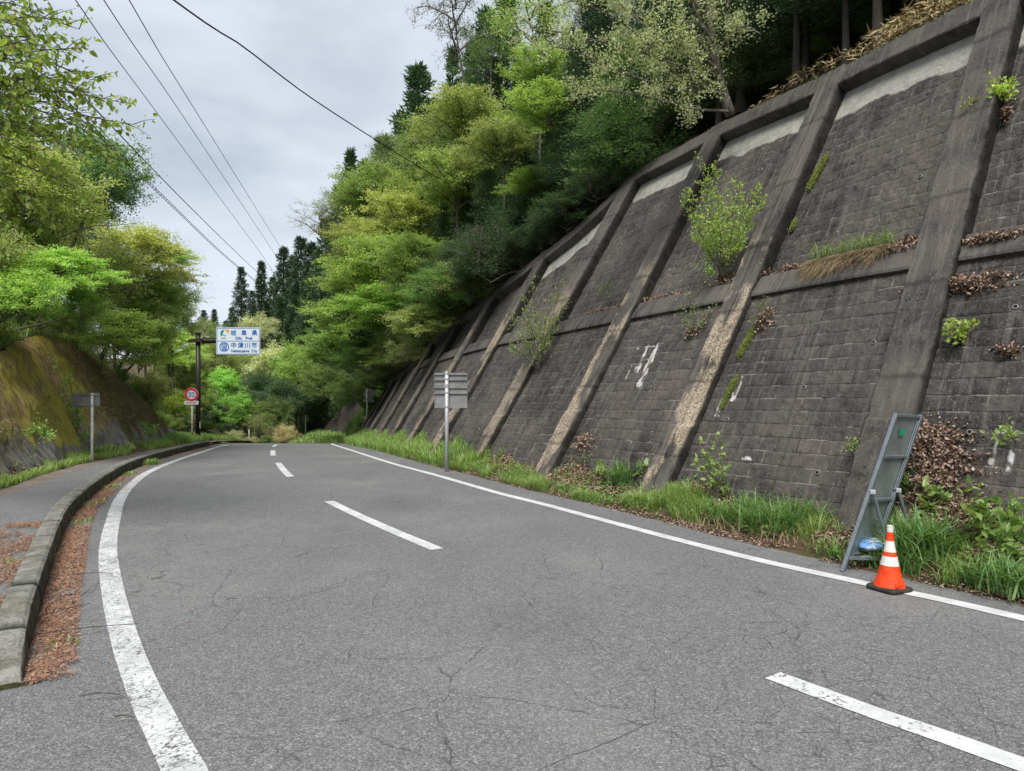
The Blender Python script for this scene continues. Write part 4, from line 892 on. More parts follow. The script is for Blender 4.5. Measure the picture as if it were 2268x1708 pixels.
def broad(kind, xp, yp, rp, Y, col, label, group=None, cat='tree', name='broadleaf_tree', sq=(1, 1, 1), base=None, tr=.05, cat_low=None, lean=(0, 0), trunk=True, rot=None):
    """tree whose crown (radius rp photo pixels) is centred on the photo point at depth Y"""
    NTREE[0] += 1; g = np.random.default_rng(NTREE[0] * 13 + 5); c = px(xp, yp, Y); R = rp / 1534 * Y
    b = np.array([c[0] + lean[0] * R, c[1] + lean[1] * R]) if base is None else np.array(base[:2])
    if base is None:
        for PA, tf_, kf in ((WALLB, lambda q: float(topt(q)) if q < S_Z else 1.5, lambda q: float(kk(q))), (BANK, lambda q: float(bank_t(q)), lambda q: BANK_K)):
            sa, ua = PA.near(b[0], b[1]); need = kf(sa) * tf_(sa) + .5 + .35 * R
            if (PA is WALLB or c[0] < -5.5 - .0 * c[1]) and -7.5 < ua < need and Y < 43 and name != 'low_shrub':
                if PA is BANK and ua < -3: continue
                pp_, nn_ = PA.at(sa); b = pp_ + nn_ * need; break
    gzv = terrain(b[0], b[1]) - .1
    root = empty(name, (b[0], b[1], gzv), label=label, cat=cat, group=group)
    loc = (c[0] - b[0], c[1] - b[1], c[2] - gzv)
    if name == 'low_shrub':
        h_ = max(.5, c[2] + .8 * R * sq[2] - gzv); loc = (loc[0], loc[1], h_ * .42); sq = (sq[0], sq[1], h_ * .7 / R); trunk = False
    rt = g.uniform(0, 6.28) if rot is None else rot; col = np.array(col) * g.uniform(.88, 1.12)
    sc = (R * sq[0], R * sq[1], R * sq[2]); child('crown', kind.crown, root, loc, sc, (0, 0, rt), col)
    if kind.br: child('branches', kind.br, root, loc, sc, (0, 0, rt))
    if trunk:
        h = max(.3, loc[2] - .3 * R); v = Vector((loc[0], loc[1], h)); t = child('trunk', TRK[NTREE[0] % 3], root, (0, 0, 0), (tr * R, tr * R, v.length)); t.rotation_mode = 'QUATERNION'; t.rotation_quaternion = Vector((0, 0, 1)).rotation_difference(v)
    return root

K = {}
K['maple'] = Kind('maple', *make_crown(1, 19, 9, 6, 20, .05, .62, .05, .6, layer=.45, sub=.46, tw=.24, upb=1.5), 'leaf', 'bark')
K['airy'] = Kind('airy', *make_crown(2, 13, 7, 5, 15, .042, .55, .07, .8, layer=.1, sub=.4, tw=.22, upb=.8), 'leaf', 'bark')
K['dense'] = Kind('dense', *make_crown(3, 20, 9, 6, 20, .05, .6, .06, .85, layer=.1, sub=.4, tw=.22, upb=1.0), 'leaf', 'bark')
K['dense2'] = Kind('dense2', *make_crown(33, 19, 9, 6, 20, .048, .62, .055, .75, layer=.25, sub=.42, tw=.23, upb=1.2), 'leaf', 'bark')
K['bush'] = Kind('bush', *make_crown(4, 16, 7, 5, 22, .06, .6, .10, .8, rz=.75, low=-.35, origin=-.6, layer=.2, sub=.34, tw=.18, fan=True), 'leaf', 'bark')
K['sparse'] = Kind('sparse', *make_crown(5, 10, 8, 5, 7, .04, .6, .045, .9, layer=.0, sub=.5, tw=.24, upb=.5, trk=.045), 'leaf', 'bark')

def make_cedar(seed, H=16.0, R=2.4, nb=130, nt=9, nc=22, L=.34, Wd=.085, sg=.2, droop=.35, lowz=.1):
    g = np.random.default_rng(seed); B = MB(); LC = []; LA = []; LR = []
    for i in range(nb):
        f = lowz + (.985 - lowz) * ((i + g.random()) / nb) ** .92; z = H * f; ln = (R * (1 - f) ** .82 * g.uniform(.6, 1.2) + .10) * (1 if f > .3 else .75 + f)
        az = i * 2.39996 + g.uniform(-.5, .5); o = np.array([math.cos(az), math.sin(az), 0])
        u = np.linspace(0, 1, 5); P = np.array([0, 0, z]) + o[None] * (u * ln)[:, None]; P[:, 2] += -droop * ln * u * (1.15 - u * .75) + (.25 * ln * u * u if f < .9 else ln * u * .9)
        B.tube(P, np.linspace(.035 * (1 - f) + .012, .006, 5), 3, False)
        lr = g.random(); m = max(3, int(nt * (ln / R) ** .6))
        for j in range(m):
            t = .22 + .8 * (j + g.random() * .8) / m; q = np.array([np.interp(t, u, P[:, k]) for k in range(3)]) + g.normal(size=3) * .06 * ln
            c = q + g.normal(size=(nc, 3)) * sg * np.array([1, 1, .75]) * (.55 + .45 * ln / R)
            LC.append(c); LA.append(unit(c - q + o * .18 + np.array([0, 0, .1])) + g.normal(size=(nc, 3)) * .35 + np.array([0, 0, .25])); LR.append(np.clip(lr * .4 + g.random(nc) * .6, 0, 1))
    C = np.concatenate(LC); A = np.concatenate(LA); R_ = np.concatenate(LR); n = len(C); s = L * g.uniform(.6, 1.3, n)
    return cards(C, A, rdir(g, n), s, Wd * s / L, .12, rnd=R_, tone=g.random(n)), B
for i in range(3): K['cedar%d' % i] = Kind('cedar', *make_cedar(40 + i, R=1.9 + .45 * i, nb=150, nt=9, nc=20, L=.27, Wd=.075, sg=.145, droop=.25), 'needle', 'cbark')
K['plume'] = Kind('plume', *make_cedar(50, H=16, R=3.0, nb=150, nt=12, nc=44, L=.20, Wd=.034, sg=.24, droop=.75, lowz=.12), 'needle', 'cbark')
def cedar(kind, xp, yt, Y, col, label, group, H=None, sx=1.0, cat='tree', ground=None, name='cedar_tree', x=None):
    NTREE[0] += 1; g = np.random.default_rng(NTREE[0] * 7 + 1); c = px(xp, yt, Y); gr = terrain(c[0], Y) - .2
    root = empty(name, (c[0], Y, gr), g.uniform(0, 6.28), label=label, cat=cat, group=group)
    h = max(4.0, c[2] - gr); s = h / 16.0; w = max(s, .55) * sx; col = np.array(col) * g.uniform(.8, 1.2)
    child('crown', kind.crown, root, (0, 0, 0), (w, w, s), (0, 0, 0), col); child('branches', kind.br, root, (0, 0, 0), (w, w, s))
    child('trunk', CTR, root, (0, 0, 0), (.19 * w, .19 * w, h * .99)); return root

YG = (.23, .32, .065); LIME = (.24, .37, .06); MID = (.13, .2, .04); OLV = (.23, .29, .075); PALE = (.45, .5, .28); DK = (.028, .06, .022); DK2 = (.04, .085, .026); GRN = (.10, .2, .035); YEL = (.29, .34, .08)

# --- right hillside, skyline and upper slopes
GC = 'dark cedars of the right hillside'; LC_ = 'dark cedar in the stand rising behind the leafy trees right of the road'
for (xp, yt, Y, k, sx, lb) in [
    (902, 140, 44, 1, 1.25, 'tall pointed cedar standing clear against the sky, high in the middle of the photo'), (978, 103, 40, 0, .8, 'slim dark cedar top just under the sparse bare-looking tree'),
    (757, 322, 54, 0, .7, 'thin brownish cedar spire poking out alone above the green slope'), (828, 296, 50, 1, 1.1, None), (868, 240, 48, 2, 1, None), (940, 215, 42, 2, 1, None), (1050, 20, 38, 2, 1.1, None), (1095, -30, 34, 2, 1.1, None), (1020, 90, 42, 1, 1, None),
    (790, 345, 52, 2, 1, None), (735, 400, 58, 1, 1, None), (705, 470, 62, 2, 1.1, None), (1180, 10, 34, 2, 1.2, None), (1290, -60, 30, 2, 1.2, None), (1400, -120, 28, 1, 1.2, None), (1520, -160, 26, 2, 1.2, None), (1640, -180, 24, 1, 1.2, None), (1760, -220, 22, 2, 1.2, None),
    (1230, 60, 27, 1, 1, None), (1340, 40, 25, 2, 1, None), (1460, -20, 22, 2, 1, None), (1120, 130, 32, 1, 1, None), (1000, 190, 36, 2, 1, None)]:
    cedar(K['cedar%d' % k], xp, yt, Y, DK2 if Y > 30 else DK, lb or LC_, None if lb else GC, sx=sx)
# --- far stand left of the ridge, down to the sign
LF = 'dark cedar in the far stand beyond the crest'; GF = 'far cedars beyond the crest'
for (xp, yt, Y, k, lb) in [(521, 577, 86, 1, 'tall narrow far cedar rising directly above the place name sign'), (565, 565, 88, 0, None), (612, 535, 82, 1, None), (650, 512, 80, 2, None), (590, 598, 90, 2, None), (632, 552, 84, 0, None), (545, 628, 90, 2, None), (672, 525, 76, 1, None), (688, 545, 70, 2, None),
    (463, 668, 96, 0, 'lone far cedar top in the sky gap right of the brown sign pole'), (421, 700, 80, 0, 'small far cedar top left of the brown sign pole'), (500, 665, 96, 2, None), (605, 640, 78, 2, None), (640, 610, 72, 1, None), (575, 650, 80, 1, None), (665, 600, 66, 2, None), (700, 590, 60, 1, None), (620, 700, 66, 2, None), (660, 690, 60, 1, None), (585, 720, 72, 0, None), (690, 660, 56, 2, None), (540, 700, 84, 1, None), (440, 705, 100, 2, None), (487, 700, 100, 1, None), (710, 560, 64, 0, None)]:
    cedar(K['cedar%d' % k], xp, yt, Y, DK2 if k != 1 else (.035, .07, .03), lb or LF, None if lb else GF, sx=1.15)
# --- near hanging cedars behind the wall top
GN = 'near cedars with hanging plumes behind the wall top'; LN = 'near dark cedar with hanging plumes just behind the top of the wall'
for (xp, yt, Y, sx) in [(1060, 330, 27, .9), (1130, 250, 24, .9), (1200, 230, 22, .9), (1010, 400, 29, .8), (1280, 200, 21, .9), (1340, 120, 19.5, .9), (1250, 330, 22.5, .7), (1420, 60, 18.5, .9), (1120, 420, 26, .6), (1560, -60, 16.5, .8), (1680, -120, 15.5, .8), (1800, -190, 15, .8), (1920, -260, 14.5, .8), (2050, -320, 14, .9), (2200, -380, 13, .9), (1760, -60, 18, .9), (1900, -120, 17, .9), (2080, -200, 16, .9), (1620, 0, 19, .9), (960, 470, 31, .7)]:
    cedar(K['plume'], xp, yt - 40, Y + (3.0 if xp > 1380 else 1.0), DK2 if xp < 1380 else (.05, .1, .03), LN, GN, sx=sx)
# --- broadleaf trees of the right hillside: (kind, x, y, radius px, depth, colour, squash, label)
RB = [
 ('airy', 1150, 30, 95, 25, LIME, (1, 1, .9), 'lime green tree crown at the top edge of the photo behind the pale tree'),
 ('maple', 1165, 150, 70, 22, LIME, (1, 1, .75), 'vivid lime clump of leaves left of the pale silvery tree'),
 ('maple', 1190, 235, 85, 20, LIME, (1.1, 1.1, .55), 'vivid yellow-green layered branch reaching left below the pale silvery tree'),
 ('airy', 1060, 110, 75, 33, GRN, (1, 1, 1), 'mid green crown below the sparse tree at the skyline'),
 ('dense2', 1010, 260, 95, 30, OLV, (1.1, 1, .75), 'olive green rounded crown on the slope right of the pointed cedar'),
 ('dense2', 1090, 320, 85, 25, OLV, (1.2, 1, .7), 'dull olive arching crown in the middle of the right slope'),
 ('airy', 925, 330, 85, 33, (.22, .33, .05), (1, 1, .9), 'fresh light green crown just under the pointed cedar'),
 ('maple', 985, 395, 100, 29, YG, (1.1, 1, .75), 'yellow-green spreading crown in the middle of the right slope'),
 ('airy', 845, 345, 55, 42, MID, (1, 1, 1), 'dark green airy crown left of the pointed cedar'),
 ('dense2', 800, 420, 85, 40, (.2, .3, .06), (1, 1, .9), 'soft green crown on the left shoulder of the right hill'),
 ('airy', 735, 455, 62, 42, (.22, .3, .1), (1.3, 1, .8), 'feathery pale green crown reaching left into the sky'),
 ('sparse', 690, 480, 60, 42.9, (.22, .28, .12), (1.2, 1, .6), 'thin twiggy branch sprays sticking left into the sky'),
 ('maple', 780, 530, 75, 38, YEL, (1, 1, .8), 'yellow-tinted crown on the left edge of the right hill'),
 ('maple', 865, 480, 90, 33, YEL, (1.1, 1, .8), 'golden green crown in the middle of the slope above the dark hollow'),
 ('dense2', 905, 430, 80, 34, YG, (1, 1, .9), None), ('maple', 765, 610, 70, 37, YG, (1.1, 1, .7), None), ('maple', 820, 575, 95, 31, (.22, .33, .05), (1.1, 1, .75), None),
 ('maple', 900, 560, 80, 28, (.18, .28, .045), (1, 1, .7), None), ('maple', 760, 690, 90, 33, LIME, (1.1, 1, .65), 'bright green crown hanging low over the right verge near the crest'),
 ('maple', 840, 660, 85, 30, (.2, .36, .045), (1.1, 1, .6), None), ('maple', 720, 760, 70, 36, (.2, .34, .05), (1.1, 1, .7), None), ('maple', 800, 770, 70, 33, GRN, (1.1, 1, .7), None),
 ('dense', 960, 610, 60, 26, (.05, .1, .03), (1, 1, .8), None), ('dense2', 1000, 560, 60, 26, (.06, .11, .03), (1, 1, .8), None), ('maple', 905, 700, 62, 25, OLV, (1.1, 1, .7), 'olive bush overhanging the far ribs of the wall'),
 ('airy', 880, 760, 45, 26, OLV, (1.1, 1, .8), 'small olive shrub growing on the far end of the ribbed wall'),
 ('dense', 715, 720, 45, 58, GRN, (1, 1, 1), None), ('dense', 640, 800, 50, 52, LIME, (.9, 1, 1.2), 'lime green crown right of the place name sign'), ('dense2', 700, 830, 55, 42, MID, (1, 1, .8), None), ('dense', 760, 850, 45, 40, MID, (1, 1, .8), None),
 ('maple', 1160, 400, 70, 22, (.16, .26, .04), (1.2, 1, .5), 'small bright layered branch among the dark cedars'),
 ('dense2', 1290, 150, 80, 20, MID, (1, 1, 1), None), ('dense', 1380, 230, 60, 19, DK2, (1, 1, 1), None),
 ('airy', 870, 610, 50, 28, YG, (1.1, 1, .7), None)]
for (k, x, y, r, Y, c, sq, lb) in RB:
    broad(K[k], x, y, r, Y, c, lb or 'leafy spring green tree on the slope right of the road', None if lb else 'leafy trees of the right slope', sq=sq)
broad(K['sparse'], 985, 45, 90, 30, (.10, .12, .06), 'sparse twiggy tree against the sky at the top of the photo', sq=(1.1, 1, 1), lean=(1.0, .3))
# undergrowth on the slope behind the wall
ug = np.random.default_rng(77)
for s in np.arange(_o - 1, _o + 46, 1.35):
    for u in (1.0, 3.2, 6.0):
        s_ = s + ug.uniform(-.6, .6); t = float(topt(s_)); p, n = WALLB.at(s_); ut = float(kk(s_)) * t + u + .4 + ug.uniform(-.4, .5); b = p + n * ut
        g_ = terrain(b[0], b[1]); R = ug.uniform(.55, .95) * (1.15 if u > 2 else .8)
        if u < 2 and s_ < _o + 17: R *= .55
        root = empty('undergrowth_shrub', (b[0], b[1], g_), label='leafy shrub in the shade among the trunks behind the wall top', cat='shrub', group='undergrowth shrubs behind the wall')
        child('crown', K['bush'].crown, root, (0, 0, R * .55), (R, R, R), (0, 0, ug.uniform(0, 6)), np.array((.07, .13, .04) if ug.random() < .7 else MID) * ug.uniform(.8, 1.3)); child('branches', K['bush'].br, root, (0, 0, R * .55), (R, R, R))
for s in np.arange(9, 46, 1.5):
    for u in (.5, 2.2, 4.6):
        s_ = s + ug.uniform(-.6, .6); p, n = BANK.at(s_); ut = BANK_K * float(bank_t(s_)) + u + ug.uniform(-.2, .5); b = p + n * ut; g_ = terrain(b[0], b[1]); R = ug.uniform(.45, .75) * (1.5 if u > 1 else .5) * (1 if s_ < 24 else 1.25)
        root = empty('undergrowth_shrub', (b[0], b[1], g_), label='leafy bush in the dense row of bushes above the mossy bank', cat='shrub', group='bushes above the left bank')
        child('crown', K['bush'].crown, root, (0, 0, R * .5), (R, R, R), (0, 0, ug.uniform(0, 6)), np.array([GRN, YG, MID, OLV][int(ug.integers(4))]) * ug.uniform(.8, 1.15)); child('branches', K['bush'].br, root, (0, 0, R * .5), (R, R, R))
for s in np.arange(_o + 17, _o + 56, 1.3):
    for u in (.3, 1.6, 3.5):
        s_ = s + ug.uniform(-.6, .6); t = float(topt(s_)) if s_ < S_Z else 1.0; p, n = WALLB.at(s_); ut = float(kk(s_)) * t + u; b = p + n * ut; g_ = terrain(b[0], b[1]); R = ug.uniform(.8, 1.3) * (1 if u > 1 else .7)
        root = empty('undergrowth_shrub', (b[0], b[1], g_), label='green shrub crowding the top of the far lower part of the wall', cat='shrub', group='shrubs above the far part of the wall')
        child('crown', K['bush'].crown, root, (0, 0, R * .6), (R, R, R), (0, 0, ug.uniform(0, 6)), np.array(([GRN, MID, DK2, OLV] if s_ > _o + 26 else [DK2, DK2, DK, MID])[int(ug.integers(4))]) * ug.uniform(.8, 1.15)); child('branches', K['bush'].br, root, (0, 0, R * .6), (R, R, R))
for k_i, s_ in enumerate(np.arange(_o + 17.5, _o + 44, 1.0)):
    p, n = WALLB.at(s_); t = float(topt(s_)) if s_ < S_Z else 2.0; far_ = s_ > _o + 22; ut = float(kk(s_)) * t + (ug.uniform(-.9, .0) if far_ else ug.uniform(-.3, .2)); b = p + n * (float(kk(s_)) * t + .5); g_ = terrain(b[0], b[1]); R = ug.uniform(.8, 1.45) if far_ else ug.uniform(.5, .9); c3 = p + n * ut
    root = empty('overhanging_shrub', (b[0], b[1], g_), label='loose yellow-green shrub spilling over the top edge of the far lower part of the wall' if s_ > _o + 24 else 'dark shrub leaning over the sloping wall top edge below the hanging cedars', cat='shrub', group='shrubs spilling over the far wall top' if s_ > _o + 24 else 'dark shrubs at the sloping wall top')
    child('crown', K['airy' if k_i % 2 else 'maple'].crown, root, (c3[0] - b[0], c3[1] - b[1], .25), (R, R, R * .75), (0, 0, ug.uniform(0, 6)), np.array(([YG, OLV, GRN] if s_ > _o + 24 else [DK2, MID, DK2])[int(ug.integers(3))]) * ug.uniform(.8, 1.1)); child('branches', K['airy'].br, root, (c3[0] - b[0], c3[1] - b[1], .25), (R, R, R * .75))
# bare trunks in the dark wood
for (xp, yb, yt, Y, r) in [(1665, 250, -140, 13.6, .10), (1882, 150, -260, 11.9, .11), (1800, 175, -240, 12.6, .08), (1360, 372, 60, 16.9, .11), (1430, 300, 40, 17.5, .08), (1740, 190, -200, 14.5, .09), (2010, 60, -300, 11.6, .09), (1230, 470, 200, 19.5, .08), (1530, 250, -60, 16, .08), (1300, 420, 120, 19, .07)]:
    p = px(xp, yb, Y); sa, ua = WALLB.near(p[0], Y); need = float(kk(sa)) * float(topt(sa)) + .75
    if ua < need: pw, nw = WALLB.at(sa); p[:2] = pw + nw * need
    g_ = terrain(p[0], p[1]); h = px(0, yt, Y)[2] - g_
    root = empty('tree_trunk', (p[0], p[1], g_ - .2), label='straight bare grey-brown trunk in the dark wood behind the wall top', cat='tree', group='bare trunks in the dark wood')
    child('trunk', CTR, root, (0, 0, 0), (r * .8, r * .8, h + 1.5), (ug.uniform(-.03, .03), ug.uniform(-.03, .03), ug.uniform(0, 6)))
    child('crown', K['plume'].crown, root, (0, 0, h * .22), (.5, .5, .42), (0, 0, ug.uniform(0, 6)), DK)

for i, (xp, yt, Y) in enumerate([(1700, 60, 15.5), (1790, 10, 14.8), (1870, -20, 14.2), (1950, -40, 13.6), (2040, -80, 13.4), (2140, -120, 13), (1640, 90, 17), (1740, 20, 17), (1840, -40, 16.5), (1930, -90, 16), (2030, -120, 15.5), (2130, -160, 15), (1480, 160, 17.5), (1410, 200, 18.5), (1330, 260, 19.5), (1260, 340, 21), (1560, 120, 17), (1200, 420, 23), (1450, 100, 20), (1380, 170, 20), (1290, 230, 22), (1160, 480, 25), (1110, 520, 27), (1350, 330, 18.2), (1600, 170, 15.8)]):
    cedar(K['plume'], xp, yt, Y, (.10, .19, .05) if i % 3 else (.06, .11, .035), 'young dark cedar filling the shade between the trunks behind the wall top', 'young cedars behind the wall top', sx=1.1)
# --- pale silvery tree on the wall top, with visible arching limbs
def pale_tree():
    Yb_ = 13.6; b = px(1578, 252, Yb_); gb = terrain(b[0], Yb_); b = np.array([b[0], Yb_, gb - .1]); k = Yb_ / 1534
    root = empty('pale_leafed_tree', tuple(b), label='pale silvery-green tree leaning out over the wall with arching grey limbs', cat='tree')
    g = np.random.default_rng(91); B = MB(); LC = []; LA = []
    P0 = [px(1578, 250, 13.6), px(1560, 190, 13.5), px(1545, 130, 13.4), (px(1535, 60, 13.3)), px(1528, -30, 13.2), px(1520, -130, 13.0)]
    T = MB(); T.tube(crv(np.array(P0) - b, .15), np.linspace(.10, .04, len(crv(np.array(P0) - b, .15))), 9); T.build('trunk', M['bark'], root, True)
    limbs = [([(1560, 190), (1480, 150), (1380, 110), (1300, 90), (1210, 70), (1150, 60)], 13.4, 12.0), ([(1560, 200), (1500, 180), (1420, 130), (1360, 60), (1290, 20), (1230, 0)], 13.5, 12.6),
             ([(1572, 240), (1500, 235), (1420, 215), (1350, 200), (1290, 195), (1240, 175)], 13.5, 12.2), ([(1548, 140), (1490, 60), (1430, 0), (1380, -40)], 13.4, 12.6), ([(1545, 120), (1590, 60), (1620, 60), (1645, 75)], 13.4, 12.6),
             ([(1540, 90), (1500, 20), (1470, -60), (1440, -120)], 13.3, 13.0), ([(1530, 60), (1580, 0), (1600, -50)], 13.3, 12.5), ([(1555, 170), (1470, 110), (1400, 60), (1330, 0), (1260, -60)], 13.4, 12), ([(1562, 200), (1450, 190), (1330, 150), (1240, 110), (1180, 100)], 13.5, 11.7), ([(1530, 40), (1440, -60), (1330, -110), (1200, -90)], 13.2, 12), ([(1550, 150), (1500, 110), (1440, 90), (1400, 100)], 13.2, 12.4)]
    for pts, Ya, Yb2 in limbs:
        P = crv([px(x, y, Ya + (Yb2 - Ya) * i / (len(pts) - 1)) - b for i, (x, y) in enumerate(pts)], .08); n = len(P); B.tube(P, np.linspace(.03, .006, n), 5, False)
        for j in range(int(n * .15), n, 2):
            d = rdir(g, 1)[0] * np.array([1, 1, .55]) + np.array([-.35, -.1, .15]); d = unit(d) * g.uniform(.25, .65); Q = np.stack([P[j], P[j] + d * .5 + g.normal(size=3) * .03, P[j] + d]); B.tube(Q, [.009, .006, .003], 3, False)
            for m in range(6):
                q = P[j] + d * (.3 + .7 * g.random()); d2 = unit(rdir(g, 1)[0] * np.array([1, 1, .5]) + unit(d) * .5) * g.uniform(.08, .22); B.tube(np.stack([q, q + d2]), [.003, .0015], 3, False)
                nn = 15; LC.append(q + d2 * g.random((nn, 1)) + g.normal(size=(nn, 3)) * .06); LA.append(g.normal(size=(nn, 3)) + np.array([0, 0, .3]) + unit(d2))
    C = np.concatenate(LC); A = np.concatenate(LA); n = len(C); s = .05 * g.uniform(.6, 1.3, n); V, F, at = cards(C, A, rdir(g, n) + np.array([0, 0, .8]), s, s * .6, rnd=g.random(n), tone=g.random(n))
    o = mk('crown', V, F, M['leaf'], root, attr=at); o.color = (.32, .37, .2, 1); B.build('branches', M['bark'], root)
pale_tree()

# --- left side
LB = [
 ('dense2', 45, 640, 95, 15, (.2, .33, .05), (1.2, 1, .7), 'fresh green shrub at the left edge above the mossy bank', (0, 0)),
 ('maple', 130, 590, 95, 16.5, (.17, .29, .045), (1.15, 1, .6), 'arching bright green shrub with a dark hollow under it on the left bank', (0, .3)),
 ('dense', 175, 665, 55, 17.5, (.14, .22, .045), (1.1, 1, .8), 'mid green shrub on the crest of the mossy bank', (0, .3)),
 ('dense', 205, 390, 105, 20, (.07, .14, .04), (1, 1, 1), 'dark green open-crowned tree rising left of the cables', (-.6, .2)),
 ('airy', 120, 480, 110, 19, (.2, .25, .05), (1.1, 1, .9), 'yellow-olive tree filling the left side below the near leaves', (0, .3)),
 ('dense2', 60, 400, 120, 17, (.2, .24, .06), (1.1, 1, .9), 'dense olive tree at the left edge behind the near leaves', (0, .3)),
 ('maple', 300, 560, 105, 24, (.24, .27, .07), (1.05, 1, .75), 'large olive-brown maple leaning over the road on the left', (-.5, .2)),
 ('maple', 325, 650, 85, 25, (.17, .25, .05), (1.0, 1, .6), 'green maple with flat layers of leaves above the speed sign', (-.6, .2)),
 ('dense2', 225, 600, 85, 22, (.2, .24, .08), (1, 1, 1), 'pale olive bamboo-like thicket behind the left bank', (0, .3)),
 ('maple', 255, 720, 80, 21, (.2, .28, .05), (1.1, 1, .7), 'light green bush spilling over the top of the left bank', (-.5, .2)),
 ('dense2', 300, 750, 80, 25, (.2, .27, .06), (1, 1, .9), 'olive bush halfway down the left bank', (-.5, .2)),
 ('dense2', 322, 850, 55, 27, (.18, .2, .06), (1, 1, .9), 'dull brownish green bush at the foot of the left trees', (-.5, .2)),
 ('maple', 372, 760, 60, 38, YG, (1, 1, .9), 'yellow-green small tree behind the speed sign', (-.3, .2)),
 ('maple', 375, 880, 45, 38, YEL, (1, 1, .9), 'yellow-green low bush directly behind the speed sign post', (0, 0)),
 ('maple', 380, 560, 40, 28, (.15, .25, .05), (1.1, 1, .6), 'branch tips with green leaves reaching right toward the cables', (-1.5, .2)),
 ('dense', 20, 520, 90, 18, (.16, .22, .04), (1, 1, 1.1), 'dark olive tree at the far left edge', (0, .4)),
 ('dense', 150, 700, 40, 19, MID, (1.2, 1, .7), 'small dark shrub on the bank top', (0, .3))]
for (k, x, y, r, Y, c, sq, lb, ln) in LB:
    c = tuple(q * 1.5 for q in c)
    broad(K[k], x, y, r, Y, c, lb, sq=sq, lean=ln, name='shrub' if r < 60 else 'broadleaf_tree', cat='shrub' if r < 60 else 'tree')
for i, (x, y, r, Y) in enumerate([(60, 560, 120, 24), (150, 520, 110, 27), (240, 640, 90, 30), (310, 700, 70, 34), (370, 700, 60, 40), (0, 420, 160, 25), (395, 820, 60, 42), (360, 640, 60, 38), (-90, 600, 150, 15), (-120, 380, 200, 20)]):
    broad(K['dense' if i % 2 else 'dense2'], x, y, r, Y, MID if i % 2 else OLV, 'green tree in the second row of the wood on the left', 'second row of the left wood', lean=(0, .3))
# near tree whose leaves fill the top left corner
def near_tree():
    b = np.array([-9.6, 8.6, terrain(-9.6, 8.6) - .1]); root = empty('near_leafy_tree', tuple(b), label='near tree with big heart-shaped olive leaves filling the top left corner', cat='tree')
    g = np.random.default_rng(5); T = MB(); P = crv([np.zeros(3), np.array([.2, .1, 2.0]), np.array([.5, 0, 4.2]), np.array([.8, -.1, 6.5])], .3); T.tube(P, np.linspace(.16, .06, len(P)), 9); T.build('trunk', M['bark'], root, True)
    B = MB(); LC = []; LA = []; LS = []
    tips = [(60, 60, 7), (30, 120, 7.3), (90, 170, 7.5), (50, 250, 7), (110, 300, 7.6), (0, 200, 7.2), (70, 340, 7.5), (130, 110, 7.8), (-20, 350, 7.3), (170, 200, 7.9), (20, 30, 7.5), (50, 430, 7.6), (165, 45, 7.5), (120, 30, 7.2), (205, 155, 7.6), (180, 110, 7.2), (275, 235, 7.8), (300, 280, 7.6), (230, 290, 7.8), (215, 200, 7.4), (120, 150, 7), (80, 90, 6.8), (60, 220, 7.1), (150, 260, 7.4), (90, 330, 7.2), (220, 340, 7.8), (150, 400, 7.6), (40, 400, 7.2), (10, 300, 6.8), (20, 60, 6.6), (-40, 150, 7), (-60, 300, 7), (100, 470, 7.8), (-120, 60, 7), (-150, 220, 7.4), (60, -60, 7), (-60, -80, 7.2), (20, 480, 7.4), (170, 330, 7.2), (40, 140, 6.5), (250, 345, 8.2), (130, 210, 7.7), (20, 190, 7.6), (70, 280, 8), (110, 90, 7.7)]
    for (x, y, Y) in tips:
        e = px(x, y, Y) - b; s = np.array([.6, 0, max(3.0, min(6.2, e[2] + g.uniform(-.9, .1)))]); u = np.linspace(0, 1, 9)[:, None]
        P = s * (1 - u) + e * u + np.array([0, 0, .35]) * (4 * u * (1 - u)) + g.normal(size=(9, 3)) * .05 * u; P = crv(P, .08); n = len(P); B.tube(P, np.linspace(.028, .004, n), 5, False)
        for j in range(int(n * .18), n, 1):
            d = unit(rdir(g, 1)[0] * np.array([1, 1, .55]) + unit(e - s) * .8) * g.uniform(.15, .55) * (1 - .4 * j / n); B.tube(np.stack([P[j], P[j] + d * .5 + np.array([0, 0, .015]), P[j] + d]), [.006, .004, .002], 3, False)
            m = 5; f_ = np.linspace(.25, 1.0, m)[:, None]; LC.append(P[j] + d * f_ + g.normal(size=(m, 3)) * .022); LA.append(unit(d)[None] * .6 + g.normal(size=(m, 3)) * .6 - np.array([0, 0, .5])); LS.append(.066 * g.uniform(.45, 1.35, m))
    C = np.concatenate(LC); A = np.concatenate(LA); s = np.concatenate(LS); n = len(C); V, F, at = cards(C, A, rdir(g, n) * .9 + np.array([0, 0, 1.0]), s, s * .82, .16, seg=2, rnd=g.random(n), tone=g.random(n), droop=.25)
    o = mk('crown', V, F, M['leaf'], root, attr=at); o.color = (.2, .28, .03, 1); B.build('branches', M['bark'], root)
near_tree()
